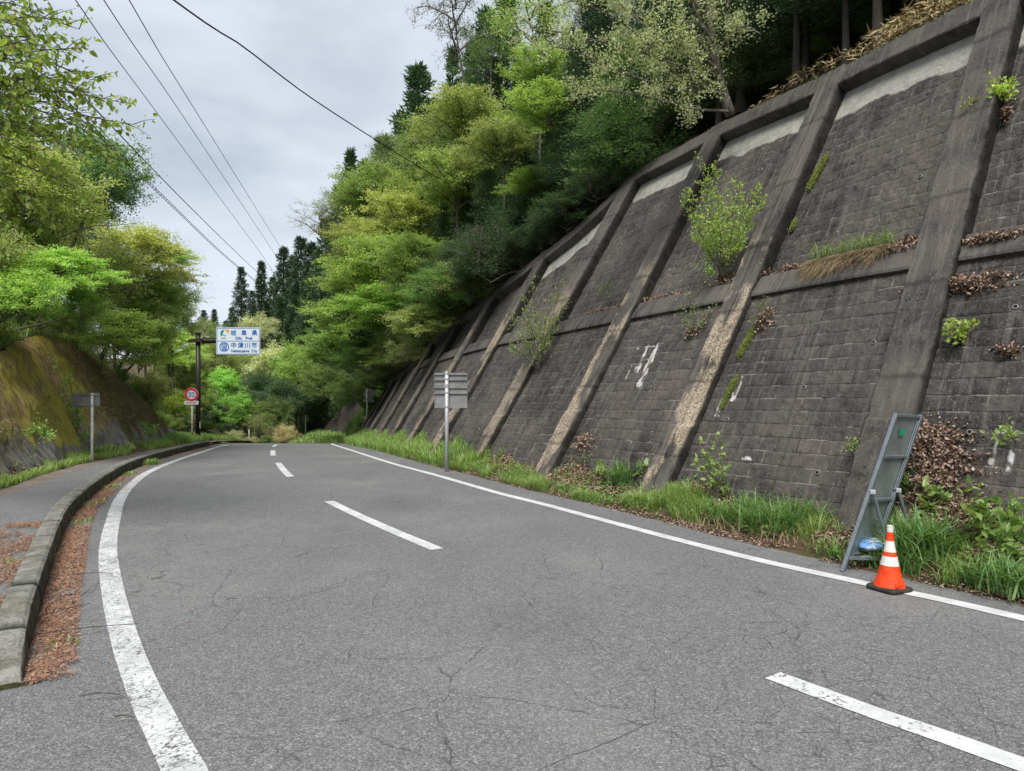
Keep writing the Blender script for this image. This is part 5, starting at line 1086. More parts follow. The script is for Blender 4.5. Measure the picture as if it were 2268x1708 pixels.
# --- background between the pole and the far hill
BB = [('dense2', 590, 800, 62, 60, PALE, 'pale blossoming tree below the right end of the place name sign'), ('dense2', 560, 720, 45, 74, PALE, 'pale blossoming crown behind the place name sign'), ('maple', 475, 850, 60, 52, (.2, .42, .04), 'vivid green maple right of the brown pole'), ('maple', 520, 890, 45, 50, (.17, .36, .04), 'low vivid green maple near the crest'),
 ('dense', 455, 780, 55, 60, OLV, None), ('dense2', 510, 800, 50, 64, OLV, None), ('airy', 440, 740, 50, 70, YG, None), ('dense', 560, 860, 60, 52, (.07, .13, .05), None), ('dense', 610, 870, 55, 50, (.06, .12, .045), None), ('dense', 650, 850, 45, 52, DK2, None), ('dense2', 590, 900, 45, 48, MID, None), ('dense', 480, 920, 40, 56, DK2, None), ('dense', 440, 900, 45, 50, DK2, None), ('dense', 530, 930, 35, 52, MID, None), ('airy', 560, 920, 30, 46, OLV, 'small olive shrub at the crest beside the thin white post'),
 ('dense2', 405, 800, 50, 52, YG, None), ('dense', 668, 850, 40, 56, MID, None), ('dense', 640, 900, 35, 62, DK, None), ('dense', 420, 860, 40, 46, YG, None), ('dense', 600, 800, 45, 70, MID, None), ('dense', 620, 820, 50, 58, DK2, None), ('airy', 470, 740, 35, 72, YG, None),]
for (k, x, y, r, Y, c, lb) in BB:
    broad(K[k], x, y, r, Y, c, lb or 'green tree in the wood beyond the crest', None if lb else 'trees of the wood beyond the crest')
for (x, y, r, Y, c, lb) in [(505, 947, 26, 44, (.42, .42, .24), 'cream-flowering low shrub at the crest left of the thin white post'), (545, 955, 16, 44, (.4, .4, .22), 'small cream-flowering shrub at the foot of the thin white post'), (615, 935, 26, 45, (.40, .36, .2), 'round cream and green shrub at the crest in line with the centre dashes'), (575, 950, 16, 44, MID, 'small green shrub at the crest between the two cream shrubs'), (467, 958, 14, 43, (.3, .32, .12), 'low pale grass clump at the crest by the end of the kerb'), (675, 948, 15, 46, GRN, 'small green bush at the crest by the thin post of the dark sign'), (775, 900, 18, 42.5, MID, 'green bush at the far end of the ribbed wall'), (640, 945, 22, 56, DK2, 'dark bush beside the orange rail frame'), (600, 948, 20, 52, MID, 'dark green bush just behind the round cream shrub'), (664, 915, 26, 56, DK2, 'dark round bush left of the bare grey slope'), (712, 946, 8, 46, YG, 'bright low bush at the foot of the bare grey slope'), (688, 868, 30, 60, GRN, 'green bush above the dark round bush beyond the crest'), (645, 880, 36, 60, MID, 'mid green bush above the orange rail frame'), (762, 915, 18, 44, GRN, 'small bush between the bare grey slope and the last rib'), (440, 925, 26, 44, MID, 'dark green bush behind the foot of the brown sign pole'), (485, 930, 26, 47, DK2, 'dark bush in the undergrowth right of the brown sign pole')]:
    broad(K['bush'], x, y, r, Y, c, lb, name='low_shrub', cat='shrub', sq=(1.1, 1, .8))

# ------------------------------------------------------------------ plants rooted on the wall
def wp(xp, yp, off=-.1):
    """point of the wall surface seen at a photo pixel"""
    best = None
    s = np.linspace(_o + 1, _o + 42, 700)[:, None]; t = np.linspace(-.2, 7.2, 220)[None]; S_, T_ = np.broadcast_arrays(s, t)
    P = wall_pt(S_, T_, off); X = 1106 + 1534 * P[..., 0] / P[..., 1]; Yy = 833 - 1534 * (P[..., 2] - 1.65) / P[..., 1]
    d = (X - xp) ** 2 + (Yy - yp) ** 2; i = np.unravel_index(np.argmin(d), d.shape); return P[i], float(S_[i]), float(T_[i])
def shrub(rootp, tips, col, label, leaf=.03, nleaf=9, stems=.012, name='wall_shrub', cat='shrub', lw=.55, seed=1, twigs=14, tl=.22, colb='bark', upb=.6, f0=.3, sp=.03, seg=1):
    g = np.random.default_rng(seed); b = np.array(rootp); root = empty(name, tuple(b), label=label, cat=cat); B = MB(); LC = []; LA = []
    for e in tips:
        e = np.array(e) - b; u = np.linspace(0, 1, 7)[:, None]; P = e * u + np.array([0, 0, .12 * np.linalg.norm(e)]) * (4 * u * (1 - u)) * g.uniform(-.3, 1) + g.normal(size=(7, 3)) * .02 * u
        B.tube(P, np.linspace(stems, .002, 7), 4, False)
        for j in range(twigs):
            t = f0 + (1 - f0) * (j + g.random()) / twigs; q = np.array([np.interp(t * 6, range(7), P[:, k]) for k in range(3)]); d = unit(rdir(g, 1)[0] + unit(e) * .7 + np.array([0, 0, .15])) * tl * g.uniform(.4, 1.1) * (1.15 - .5 * t)
            B.tube(np.stack([q, q + d]), [.003, .0012], 3, False); LC.append(q + d * g.random((nleaf, 1)) + g.normal(size=(nleaf, 3)) * sp); LA.append(g.normal(size=(nleaf, 3)) * .8 + unit(d) + np.array([0, 0, .3]))
    C = np.concatenate(LC); A = np.concatenate(LA); n = len(C); s = leaf * g.uniform(.6, 1.3, n); V, F, at = cards(C, A, rdir(g, n) + np.array([0, 0, upb]), s, s * lw, rnd=g.random(n), tone=g.random(n), seg=seg)
    o = mk('leaves', V, F, M['leaf'], root, attr=at); o.color = (*col, 1); B.build('stems', M[colb], root); return root
r0, _, _ = wp(1563, 598); Yr = r0[1]
shrub(r0, [px(x, y, Yr - .2 + dy) for x, y, dy in [(1510, 345, 0), (1545, 355, -.2), (1490, 410, -.1), (1470, 430, .1), (1530, 390, .2), (1580, 385, -.2), (1600, 400, 0), (1640, 400, -.3), (1630, 455, 0), (1560, 420, .3), (1590, 440, -.4), (1520, 470, -.2), (1550, 470, -.3), (1650, 430, .1), (1500, 500, 0), (1610, 500, -.2)]], (.25, .36, .04), 'bright yellow-green shrub rooted on the ledge between the second and third large ribs', .042, 14, .012, seed=3, twigs=19)
shrub(r0, [px(x, y, Yr - .1) for x, y in [(1510, 570), (1525, 590), (1560, 560), (1590, 540), (1535, 550)]], (.22, .36, .05), 'low leafy sprout at the foot of the bright ledge shrub', .04, 9, .006, seed=4, twigs=8)
r1, _, _ = wp(1165, 800); Yr = r1[1]
shrub(r1, [px(x, y, Yr - .2 + dy) for x, y, dy in [(1215, 610, 0), (1190, 640, .3), (1130, 640, 0), (1150, 600, .2), (1105, 680, 0), (1225, 650, 0), (1120, 720, 0), (1100, 740, .2), (1170, 680, -.2), (1140, 680, -.3), (1200, 700, 0), (1180, 720, -.3)]], (.19, .25, .06), 'thin-leaved brownish green shrub growing between two ribs above the big panel sign', .05, 11, .014, seed=5, twigs=16, tl=.32)
for (x, y, tips, c, lb, lf) in [
    (1500, 722, [(1478, 690), (1490, 625), (1500, 660), (1540, 660), (1545, 690), (1515, 690), (1470, 655)], (.18, .26, .06), 'small two-headed plant on a leaf pile below the ledge', .035),
    (1640, 690, [(1650, 645), (1660, 670), (1640, 660), (1630, 690), (1665, 690)], (.16, .2, .06), 'mossy tuft with dead leaves beside the tan double rib', .03),
    (2160, 205, [(2140, 185), (2180, 178), (2165, 200), (2185, 205), (2150, 200)], (.3, .42, .04), 'lime green seedling high on the right edge of the widest rib', .05),
    (2100, 236, [(2075, 236), (2125, 230), (2100, 228)], (.2, .25, .05), 'faint flat seedling on the face of the widest rib', .03),
    (1845, 975, [(1838, 962), (1852, 958), (1845, 968)], (.2, .27, .05), 'tiny green cushion on the left edge of the widest rib', .03),
    (1310, 640, [(1300, 615), (1320, 610), (1315, 635), (1290, 625)], (.14, .2, .06), 'small tuft of herbs on the ledge under the third panel', .04),
    (2070, 720, [(2050, 700), (2090, 705), (2080, 720), (2065, 735)], (.25, .33, .05), 'few pale green leaves on the blocks right of the widest rib', .06),
    (2175, 960, [(2165, 945), (2185, 940)], (.2, .3, .05), 'tiny seedling on the blocks at the right edge', .05)]:
    r, _, _ = wp(x, y); shrub(r, [px(a, b_, r[1] - .12) for a, b_ in tips], c, lb, lf, 7, .005, 'wall_plant', 'plant', seed=int(x), twigs=7, tl=.14)

# leafy plants at the foot of the wall
def foot(xp, yp, Y): p = px(xp, yp, Y); return np.array([p[0], Y, terrain(p[0], Y) + .1])
def on_verge(xp, yp):
    P = np.dstack([VP, VZ]).reshape(-1, 3); ok = P[:, 1] > 1; P = P[ok]; X = 1106 + 1534 * P[:, 0] / P[:, 1]; Yy = 833 - 1534 * (P[:, 2] - 1.65) / P[:, 1]
    return P[np.argmin((X - xp) ** 2 + (Yy - yp) ** 2)]
for (x, y, tips, c, lb, lf, n) in [
    (1548, 1085, [(1515, 960), (1545, 935), (1530, 990), (1560, 960), (1510, 1000), (1570, 1010), (1540, 1030), (1575, 1050)], (.19, .27, .07), 'tall broad-leaved weed standing at the right foot of the double tan rib', .065, 5),
    (1735, 1075, [(1705, 1035), (1730, 1025), (1755, 1035), (1740, 1045), (1690, 1048)], (.22, .38, .06), 'bright umbrella-shaped seedling in the leaf litter left of the widest rib', .08, 5),
    (2125, 1180, [(2090, 1050), (2115, 1075), (2100, 1100), (2135, 1090), (2115, 1120)], (.18, .27, .06), 'red-stemmed knotweed nearest the metal board', .085, 3),
    (2190, 1190, [(2190, 1080), (2175, 1100), (2205, 1095), (2180, 1130)], (.18, .27, .06), 'red-stemmed knotweed at the right border', .08, 3),
    (2160, 1215, [(2140, 1140), (2165, 1150), (2180, 1190), (2135, 1190), (2200, 1180)], (.16, .26, .06), 'low broad-leaved plant between the two knotweeds', .075, 4),
    (2020, 1110, [(2000, 1060), (2030, 1065), (2040, 1085), (1995, 1090)], (.17, .27, .06), 'broad leaves poking out of the grass behind the cone', .08, 3),
    (1300, 1060, [(1290, 1010), (1310, 1020), (1330, 1030)], (.17, .24, .06), 'leafy weed in the litter between the tan ribs', .09, 4),
    (1390, 1050, [(1380, 1010), (1400, 1000), (1420, 1020)], (.17, .25, .06), 'leafy weed just left of the double tan rib', .09, 4)]:
    r = on_verge(x, y); shrub(r - np.array([0, 0, .03]), [px(a, b_, r[1] - .05) for a, b_ in tips], c, lb, lf, n, .006, 'weed', 'plant', lw=.7, seed=int(x), twigs=6, tl=.12, upb=1.6, f0=.45, sp=.02, seg=2)
# creeping plants on the left bank
for (x, y, tips, Y, lb) in [
    (165, 935, [(150, 800), (120, 780), (170, 870), (155, 900), (175, 905), (140, 830), (185, 950), (165, 850)], 18.0, 'green creeper climbing the mossy bank behind the low grey sign'),
    (195, 870, [(160, 862), (155, 868)], 16.8, 'sprig of leaves covering the left half of the low grey sign'),
    (325, 945, [(310, 920), (335, 925), (320, 930)], 22, 'fern-like tuft near the foot of the left bank'),
    (80, 945, [(65, 935), (95, 930), (110, 940)], 14.2, 'small pale sprig on the lower part of the mossy bank')]:
    r = px(x, y, Y); shrub(r, [px(a, b_, Y - .15) for a, b_ in tips], (.18, .3, .05), lb, .07, 9, .006, 'creeper', 'plant', seed=int(x + y), twigs=10, tl=.25)

# ------------------------------------------------------------------ grass, litter and other stuff
def grass(name, P, H, label, col=(.12, .22, .035), mat='grass', wd=.006, bend=.5, seed=3, cat='grass', segs=3, lean=None, tone=None):
    g = np.random.default_rng(seed); n = len(P); h = np.broadcast_to(H, (n,)) * g.uniform(.5, 1.25, n); a = g.uniform(0, 6.283, n); d = np.stack([np.cos(a), np.sin(a), np.zeros(n)], 1)
    if lean is not None: d = unit(d + lean)
    b = np.stack([-d[:, 1], d[:, 0], np.zeros(n)], 1); bd = bend * g.uniform(.3, 1.4, n); w = wd * g.uniform(.7, 1.4, n) * (1 + h * 1.2)
    V = []
    for k, f in enumerate((0, .5, 1.0)):
        c = P + np.array([0, 0, 1.]) * (h * f * (1 - .35 * bd * f))[:, None] + d * (h * bd * f * f)[:, None]; ww = (w * (1, .8, 0.02)[k])[:, None]; V += [c - b * ww, c + b * ww]
    V = np.stack(V, 1); i = np.arange(n)[:, None] * 6; F = np.concatenate([i + np.array([0, 1, 3, 2]), i + np.array([2, 3, 5, 4])], 1).reshape(-1, 4)
    r = g.random(n) if tone is None else np.clip(tone + g.normal(size=n) * .15, 0, 1)
    o = mk(name, V.reshape(-1, 3), F, M[mat], attr={'rnd': ('FACE', np.repeat(g.random(n), 2)), 'tone': ('FACE', np.repeat(r, 2))}); o.color = (*col, 1)
    return tag(o, label, cat, kind='stuff')
def flakes(name, P, size, label, mat='litter', seed=5, asp=.55, lift=.6, kind='stuff', cat='leaf litter', parent=None, nrm=None, kill=None):
    g = np.random.default_rng(seed); n = len(P); N_ = rdir(g, n) * lift + (np.array([0, 0, 1.]) if nrm is None else nrm); A = g.normal(size=(n, 3)); s = np.broadcast_to(size, (n,)) * g.uniform(.5, 1.4, n)
    N_ = unit(N_); A = unit(A - N_ * np.sum(A * N_, 1, keepdims=True)); V, F, at = cards(P, A, N_, s, s * asp, .2, rnd=g.random(n), tone=g.random(n)); o = mk(name, V, F, M[mat], parent, attr=at)
    return tag(o, label, cat, kind=kind) if parent is None else o
g = np.random.default_rng(11)
vt = np.dstack([VP, VZ])
def vsample(n, vlo, vhi, smin, smax, pw=1.0, thr=None, sc=1.3, seed=0):
    s = _o + smin + (smax - smin) * g.random(n) ** pw; v = g.uniform(vlo, vhi, n)
    if thr is not None:
        k = fbm(s * sc, v * 3.0, 3, seed) > thr; s, v = s[k], v[k]
    fi = np.clip((s - vs[0]) / .2, 0, len(vs) - 1.01); i0 = fi.astype(int); fv = v * (len(vv) - 1); j0 = np.clip(fv.astype(int), 0, len(vv) - 2); a = (fi - i0)[:, None]; b = (fv - j0)[:, None]
    return vt[i0, j0] * (1 - a) * (1 - b) + vt[i0 + 1, j0] * a * (1 - b) + vt[i0, j0 + 1] * (1 - a) * b + vt[i0 + 1, j0 + 1] * a * b, s, v
P, s, v = vsample(64000, .03, .52, 2, 20, 1.1, .06, 1.9, 1)
grass('grass', P, .15 + .13 * np.clip(fbm(P[:, 0] * 1.5, P[:, 1] * 1.5, 2, 6) * 3 + .3, 0, 1), 'fresh green roadside grass along the foot of the wall', (.17, .26, .055), wd=.0035, bend=.8, tone=.5 + fbm(P[:, 0], P[:, 1], 3, 2))
P, s, v = vsample(50000, .02, .85, 17, 48, 1.0, -.12, 1.0, 2)
grass('grass', P, .34, 'tall green roadside grass toward the crest, under the round sign', (.18, .28, .055), wd=.009, seed=9, tone=.5 + fbm(P[:, 0], P[:, 1], 3, 2))
P, s, v = vsample(9000, .05, .9, 2, 30, 1.2, -.05, 1.6, 14)
grass('dry_grass', P, .2, 'dry straw blades mixed into the right verge', (.3, .25, .14), 'straw', wd=.004, bend=1.1, seed=19, cat='dry grass')
P, s, v = vsample(9000, .05, .6, 2.5, 9.5, 1, .02, 1.6, 4)
grass('sedge', P, .36, 'long arching sedge tufts behind the cone and the metal board', (.10, .2, .035), wd=.0045, bend=.9, seed=12)
fi = g.uniform(2, 44.9, 9000); fj = g.uniform(1, 22.9, 9000); P = FV[fi.astype(int), fj.astype(int)] + np.c_[g.uniform(-.15, .15, 9000), g.uniform(-.3, .3, 9000), np.zeros(9000)]
grass('grass', P, .34, 'green grass on the rise below the bare grey slope at the crest', (.17, .27, .055), wd=.016, seed=91)
# single tall tuft left of the double rib and other tufts
for (x, y, h, n, lb) in [(1355, 1045, .42, 420, 'blue-green drooping grass tuft left of the double tan rib'), (1965, 1075, .55, 700, 'long hanging grass tuft directly behind the metal board'), (1990, 1180, .4, 500, 'thick grass tuft right of the cone'), (1700, 1150, .36, 450, 'tall grass tuft in front of the umbrella-shaped seedling'), (2190, 1260, .28, 500, 'grass tuft at the right border beside the road')]:
    r = on_verge(x, y); q = r + np.c_[g.normal(size=(n, 2)) * .11, np.zeros(n)]; o = grass('grass_tuft', q, h, lb, (.10, .2, .05), wd=.005, bend=.95, seed=int(x)); del o['kind']; o['category'] = 'grass tuft'
P, s, v = vsample(26000, .02, .8, 1, 40, 1.2, -.02, 1.5, 7)
gg = np.random.default_rng(8); n = len(P); V, F, at = cards(P + np.c_[np.zeros((n, 2)), gg.uniform(.01, .14, n)], gg.normal(size=(n, 3)) + np.array([0, 0, .4]), rdir(gg, n) * .5 + np.array([0, 0, 1.]), gg.uniform(.025, .06, n), gg.uniform(.018, .04, n), rnd=gg.random(n), tone=gg.random(n))
o = mk('ground_cover', V, F, M['leaf'], attr=at); o.color = (.12, .22, .04, 1); tag(o, 'small-leaved green ground cover on the right verge', 'ground cover', kind='stuff')
P, s, v = vsample(70000, .3, 1.0, 1, 20, 1.0, -.16, 1.2, 12)
flakes('fallen_leaves', P + np.c_[np.zeros((len(P), 2)), g.uniform(.0, .05, len(P))], .05, 'brown fallen leaves heaped against the foot of the wall')
P, s, v = vsample(9000, -.02, .1, 1.5, 20, 1.0, -.06, 2.0, 15)
flakes('fallen_leaves', P + np.array([0, 0, .02]), .03, 'thin line of brown leaf crumbs along the right edge of the asphalt', seed=6)
P, s, v = vsample(14000, .5, 1.0, 5.2, 7.35)
flakes('fallen_leaves', P + np.c_[np.zeros((len(P), 2)), g.uniform(.0, .06, len(P))], .048, 'thick brown leaf drift between the metal board and the wall foot', seed=66, lift=1.0)
# leaf heaps held on the wall
for (x, y, rs, rt_, n, lb) in [(2000, 950, .34, .20, 2200, 'large mound of brown leaves right of the metal board, on the wall foot'), (2025, 1020, .3, .38, 3000, 'slope of brown leaves running down under the large mound'), (2090, 612, .42, .09, 1500, 'pile of dry leaves under the ledge right of the widest rib'), (2150, 520, .6, .05, 1100, 'reddish dry leaves lying along the ledge at the right border'), (1950, 520, .25, .12, 700, 'dry leaves and twigs against the left side of the widest rib'), (1700, 575, .22, .06, 600, 'dry leaves on the ledge right of the tan double rib'), (1500, 715, .13, .08, 350, 'small nest of dead leaves under the two-headed plant'), (1655, 685, .12, .14, 400, 'dead leaves caught beside the tan double rib'), (1265, 950, .3, .14, 600, 'heap of reddish leaves at the foot of the narrow rib'), (2180, 755, .12, .05, 250, 'small nest of dead leaves at the right border'), (1560, 590, .2, .06, 400, 'dead leaves around the root of the bright ledge shrub'), (2165, 232, .06, .1, 200, 'withered leaves below the lime seedling')]:
    c, s_, t_ = wp(x, y); gg = np.random.default_rng(int(x)); ds = gg.normal(size=n) * rs * .5; dt = gg.normal(size=n) * rt_ * .5; th = np.clip(1 - (ds / rs) ** 2 - (dt / rt_) ** 2, .05, 1) * .12
    dt = dt - np.abs(gg.normal(size=n)) * rt_ * .35; ds = ds * (1 + .5 * np.sin(dt * 40)); P = wall_pt(s_ + ds, t_ + dt, np.where(t_ + dt > MID1, -REC - .04, -REC + .07) + th * gg.random(n)); o = flakes('leaf_pile', P, .042, lb, seed=int(x), kind=None, cat='leaf pile', lift=1.2)
# grass and hanging straw on the ledge of the near panel
gg = np.random.default_rng(20); a = wp(1745, 575)[1]; b = wp(1925, 545)[1]; n = 2600; s_ = gg.uniform(min(a, b), max(a, b), n); P = wall_pt(s_, np.full(n, MID1 + .08), -REC + gg.uniform(0, .15, n))
grass('ledge_grass', P[:420], .24, 'green grass growing on the ledge left of the widest rib', (.17, .24, .07), wd=.003, bend=1.1, seed=21)
s2 = s_[900:]; n2 = len(s2); A0 = wall_pt(s2, np.full(n2, MID1 + .06), -.1 + gg.uniform(-.05, .06, n2)); L0 = .06 + .4 * gg.random(n2) ** 1.6 * (.4 + 1.2 * vnoise(s2 * 5, s2 * 0, 3)); A1 = wall_pt(s2 + gg.normal(size=n2) * .13, MID1 - L0 * .6, -.03 + gg.uniform(0, .1, n2))
V, F, at = cards(A0, A1 - A0, rdir(gg, n2), np.linalg.norm(A1 - A0, axis=1), .006, rnd=gg.random(n2), tone=gg.random(n2)); tag(mk('hanging_straw', V, F, M['straw'], attr=at), 'dry straw hanging down over the ledge left of the widest rib', 'dry grass', kind='stuff')
for (x, y) in [(1600, 592), (1420, 640), (1310, 660)]:
    a = wp(x, y)[1]; n = 260; s_ = a + gg.normal(size=n) * .5; P = wall_pt(s_, np.full(n, MID1 + .05), -.14 + gg.uniform(-.04, .08, n)); o = flakes('leaf_pile', P, .045, {1600: 'sparse dead leaves on the ledge left of the tan double rib', 1420: 'sparse dead leaves on the ledge of the third panel', 1310: 'sparse dead leaves on the ledge beside the herb tuft'}[x], seed=x, kind=None, cat='leaf pile', lift=1.2)
# moss strips in rib corners
def moss(x0, y0, x1, y1, lb, w=.05, n=2600):
    a = wp(x0, y0, -.12); b = wp(x1, y1, -.12); f = np.random.default_rng(int(x0)).random(n); gq = np.random.default_rng(int(y0)); s_ = a[1] + (b[1] - a[1]) * f + gq.normal(size=n) * w * .5; t_ = a[2] + (b[2] - a[2]) * f + gq.normal(size=n) * .03; P = wall_pt(s_, t_, np.where(t_ > 3, -.2, -.105) + gq.uniform(0, .04, n))
    V, F, at = cards(P, rdir(gq, n), rdir(gq, n) + np.array([-.5, -.3, .6]), gq.uniform(.012, .03, n), gq.uniform(.01, .02, n), rnd=gq.random(n), tone=gq.random(n)); o = mk('moss_patch', V, F, M['leaf'], attr=at); o.color = (.17, .21, .03, 1); tag(o, lb, 'moss')
moss(1780, 330, 1742, 400, 'bright yellow-green moss strip high beside the tan double rib', .07, 2600); moss(1632, 715, 1600, 770, 'dark mossy streak beside the tan double rib at mid height', .06, 1600); moss(1590, 820, 1562, 880, 'moss streak low beside the tan double rib', .05, 1500); moss(1715, 470, 1705, 490, 'small moss cushion beside the double rib above the ledge', .05, 500)
# dry bamboo grass and moss fringe along the wall top
gg = np.random.default_rng(23); n = 5200; a = wp(1600, 262)[1]; s_ = gg.uniform(_o + 1.5, a, n); s_ = np.where(gg.random(n) < .75, gg.uniform(_o + 5.0, _o + 10.2, n), s_); u_ = gg.uniform(-.05, .75, n)
p, nn_ = WALLB.at(s_); ut = kk(s_) * topt(s_) + .15 + u_; C = np.stack([p[:, 0] + nn_[:, 0] * ut, p[:, 1] + nn_[:, 1] * ut, gz(p[:, 1]) + BASE_H + topt(s_) + hill_profile(np.maximum(u_, 0)) + gg.uniform(0, .32, n) * np.clip(fbm(s_ * 1.2, s_ * 0, 2, 4) * 3 + .8, .2, 1)], 1)
V, F, at = cards(C, gg.normal(size=(n, 3)) * np.array([1, 1, .5]) + np.array([-.6, -.35, -.25]), rdir(gg, n) + np.array([0, 0, .8]), gg.uniform(.10, .24, n), gg.uniform(.018, .034, n), rnd=gg.random(n), tone=gg.random(n), droop=.3)
tag(mk('bamboo_grass', V, F, M['sasa'], attr=at), 'straw-coloured dry bamboo grass hanging over the top of the wall', 'bamboo grass', kind='stuff')
n = 9000; s_ = gg.uniform(_o + 3, _o + 19, n); k_ = fbm(s_ * 3, s_ * 0, 3, 9) > -.06; s_ = s_[k_]; n = len(s_); C = wall_pt(s_, topt(s_) - gg.random(n) ** 2 * .10 + .02, gg.uniform(-.12, .012, n))
V, F, at = cards(C, rdir(gg, n), rdir(gg, n), gg.uniform(.012, .035, n), gg.uniform(.01, .02, n), rnd=gg.random(n), tone=gg.random(n)); o = mk('moss_fringe', V, F, M['leaf'], attr=at); o.color = (.05, .05, .022, 1); tag(o, 'dark brown-green moss fringe along the wall top edge', 'moss', kind='stuff')

# left side litter and grass
kp = Path(KERB, 1, .1)
def along(n, smin, smax, o0, o1, h=.012, pw=1.0, thr=None, seed=0, side=1):
    s = smin + (smax - smin) * g.random(n) ** pw; o_ = g.uniform(min(o0, o1), max(o0, o1), n)
    if thr is not None: k = fbm(s * 1.6, o_ * 4, 3, seed) > thr - .12 * (g.random(n)); s, o_ = s[k], o_[k]
    p, nn = kp.at(s); X = p[:, 0] + nn[:, 0] * o_; Y = p[:, 1] + nn[:, 1] * o_; return np.stack([X, Y, gz(Y) + h], 1)
P = along(26000, -.0, 9, .0, .25, .018, 1.0, -.08, 3); P2 = along(14000, 0, 12, .0, .16, .02, 1.0, -.2, 5); P3 = along(9000, 8, 30, .0, .35, .02, 1.0, -.02, 5)
flakes('fallen_needles', np.concatenate([P, P2, P3]), .032, 'reddish brown cedar needles drifted in the gutter beside the kerb', 'needles', seed=31, asp=.16, lift=.5, cat='fallen needles')
P = along(16000, .3, 5.0, -.2, -.55, 0, 1.0, -.05, 13); P[:, 2] = gz(P[:, 1]) + .03 + np.clip((P[:, 1] - 3.6) / 4, 0, 1) * .13
flakes('fallen_needles', P, .032, 'reddish brown needles between the kerb and the footpath', 'needles', seed=32, asp=.16, lift=.5, cat='fallen needles')
P = along(500, 0, 24, .3, 1.2, .012); flakes('fallen_needles', P, .04, 'scattered single needles on the asphalt near the thick white line', 'needles', seed=33, asp=.15, lift=.2, cat='fallen needles')
for i, (x, y, l_, a_) in enumerate([(215, 1510, .10, .1), (200, 1245, .16, .2), (190, 1365, .3, .35), (268, 1558, .05, -.1), (120, 1330, .25, 1.1), (500, 1300, .04, .3)]):
    m_ = (y - 833) / 1534; Yy = 1.65 / m_; c = np.array([(x - 1106) / 1534 * Yy, Yy, .02]); d = np.array([math.cos(a_), math.sin(a_), 0]) * l_; pts = crv([c - d, c + np.array([0, .01, .008]), c + d], .04)
    t = MB().tube(pts, np.linspace(.004, .0025, len(pts)), 5).build('twig', M['cbark']); tag(t, ['reddish twig lying left of the thick white line near the bottom', 'thin twig crossing the thick white line', 'long bent twig on the needles beside the gutter', 'short twig stub near the bottom left', 'curved stick on the needles against the kerb', 'tiny dark twig on the asphalt right of the thick white line'][i], 'twig')
for i, (s0_, o0_, n_, h_, lb) in enumerate([(.5, .12, 14, .04, 'small flat weed at the near end of the kerb'), (3.0, -.25, 120, .10, 'green weed growing behind the near part of the kerb'), (4.6, -.28, 56, 0.072, 'grassy weed behind the kerb beside the footpath'), (5.6, .12, 42, 0.060, 'weed sprouting from the base of the kerb'), (7.4, .10, 56, 0.072, 'second weed sprouting from the kerb base further on'), (9.6, .1, 56, 0.072, 'weed tuft in the gutter at the middle of the curve'), (12.2, .1, 49, 0.084, 'weed tuft in the gutter near the far part of the kerb'), (15, .1, 200, .16, 'leafy weeds at the far kerb')]):
    p, nn = kp.at(s0_); q = p + nn * o0_; z = float(gz(q[1])) + (.05 if o0_ < 0 else .01); Pq = np.c_[q[0] + g.normal(size=n_) * .06, q[1] + g.normal(size=n_) * .16, np.full(n_, z)]; o = grass('weed', Pq, h_, lb, (.17, .28, .05), wd=.008, bend=.9, seed=60 + i); del o['kind']; o['category'] = 'weed'
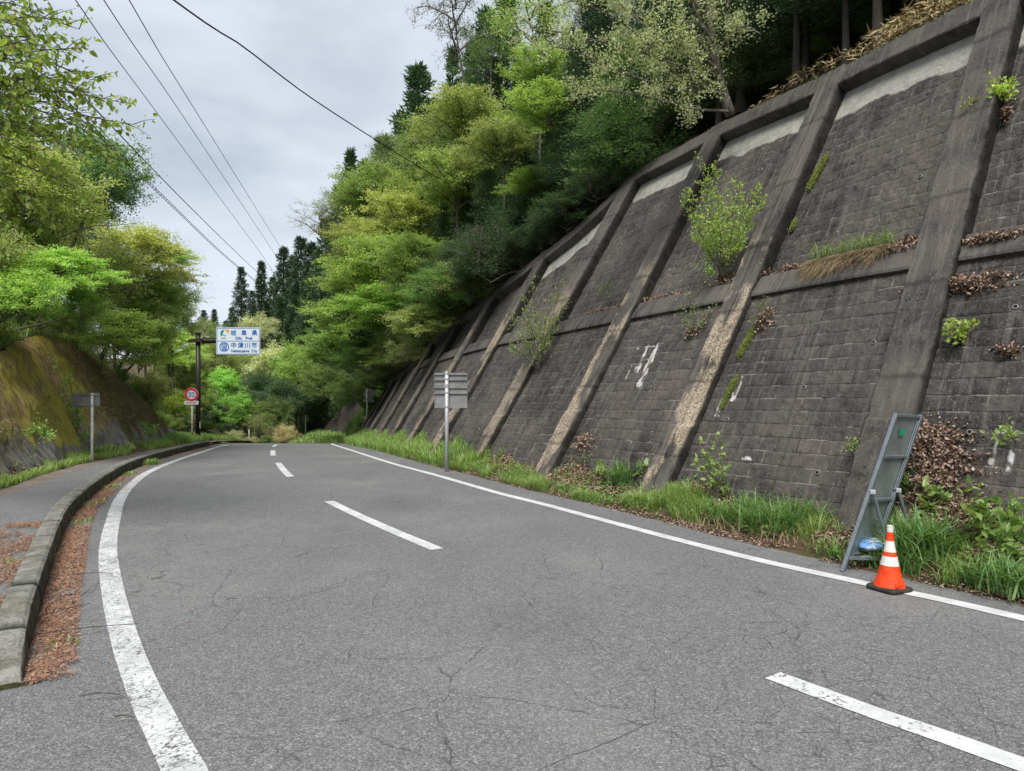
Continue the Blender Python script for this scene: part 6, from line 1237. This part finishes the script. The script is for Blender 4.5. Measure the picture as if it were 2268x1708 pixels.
# grass at the foot of the left bank
def bsample(n, s0_, s1_, v0, v1, thr=None, seed=0, sc=1.0):
    s = g.uniform(s0_, s1_, n); v = g.uniform(v0, v1, n)
    if thr is not None: k = fbm(s * sc, v * 2, 3, seed) > thr; s, v = s[k], v[k]
    fi = np.clip(s / .3, 0, len(bs) - 1.01); i0 = fi.astype(int); fv = v * 8; j0 = np.clip(fv.astype(int), 0, 7); a = (fi - i0)[:, None]; b = (fv - j0)[:, None]
    return LV[i0, j0] * (1 - a) * (1 - b) + LV[i0 + 1, j0] * a * (1 - b) + LV[i0, j0 + 1] * (1 - a) * b + LV[i0 + 1, j0 + 1] * a * b
P = bsample(26000, 8, 34, .25, .98, -.03, 3, .7); grass('grass', P, .15, 'short bright grass between the mossy bank and the footpath', (.22, .32, .07), wd=.006, seed=41)
P = bsample(9000, 30, 48, .1, 1.0); grass('grass', P, .3, 'grass around the foot of the speed limit sign', (.16, .27, .05), wd=.01, seed=42)
P = bsample(12000, 12, 34, .0, .8, .0, 8, .8); flakes('fallen_leaves', P + np.array([0, 0, .02]), .06, 'brown fallen leaves at the foot of the mossy bank', seed=43)
# grass and straw on top of the bank
s_ = g.uniform(6, 33, 16000); u_ = g.uniform(-.02, 1.6, 16000); p, nn = BANK.at(s_); tt = bank_t(s_); ut = BANK_K * tt + u_ + .15; P = np.stack([p[:, 0] + nn[:, 0] * ut, p[:, 1] + nn[:, 1] * ut, gz(p[:, 1]) + .3 + tt + lhill(np.maximum(u_, 0)) + .0], 1)
grass('grass', P, .32, 'green grass on the crest of the mossy bank', (.15, .24, .045), wd=.009, seed=44); grass('dry_grass', P[:4200] + np.array([0, 0, .02]), .3, 'dry straw-coloured grass on the crest of the mossy bank', (.3, .25, .14), 'straw', wd=.007, bend=1.1, seed=45, cat='dry grass')
# ferns and leaves sprinkled down the bank face
s_ = g.uniform(9, 30, 9000); f_ = g.random(9000); k_ = fbm(s_ * .9, f_ * 2.5, 3, 19) > .06; s_, f_ = s_[k_], f_[k_]; n = len(s_); P = bank_pt(s_, f_ * bank_t(s_)); pp, nn = BANK.at(s_); P[:, :2] -= nn * g.uniform(.02, .14, n)[:, None]
V, F, at = cards(P, g.normal(size=(n, 3)) + np.array([.3, -.2, -.3]), rdir(g, n) + np.array([.4, -.3, .8]), g.uniform(.03, .08, n), g.uniform(.02, .04, n), rnd=g.random(n), tone=g.random(n)); o = mk('bank_creeper', V, F, M['leaf'], attr=at); o.color = (.17, .2, .04, 1); tag(o, 'small creeping plants sprinkled over the mossy bank', 'ground cover', kind='stuff')
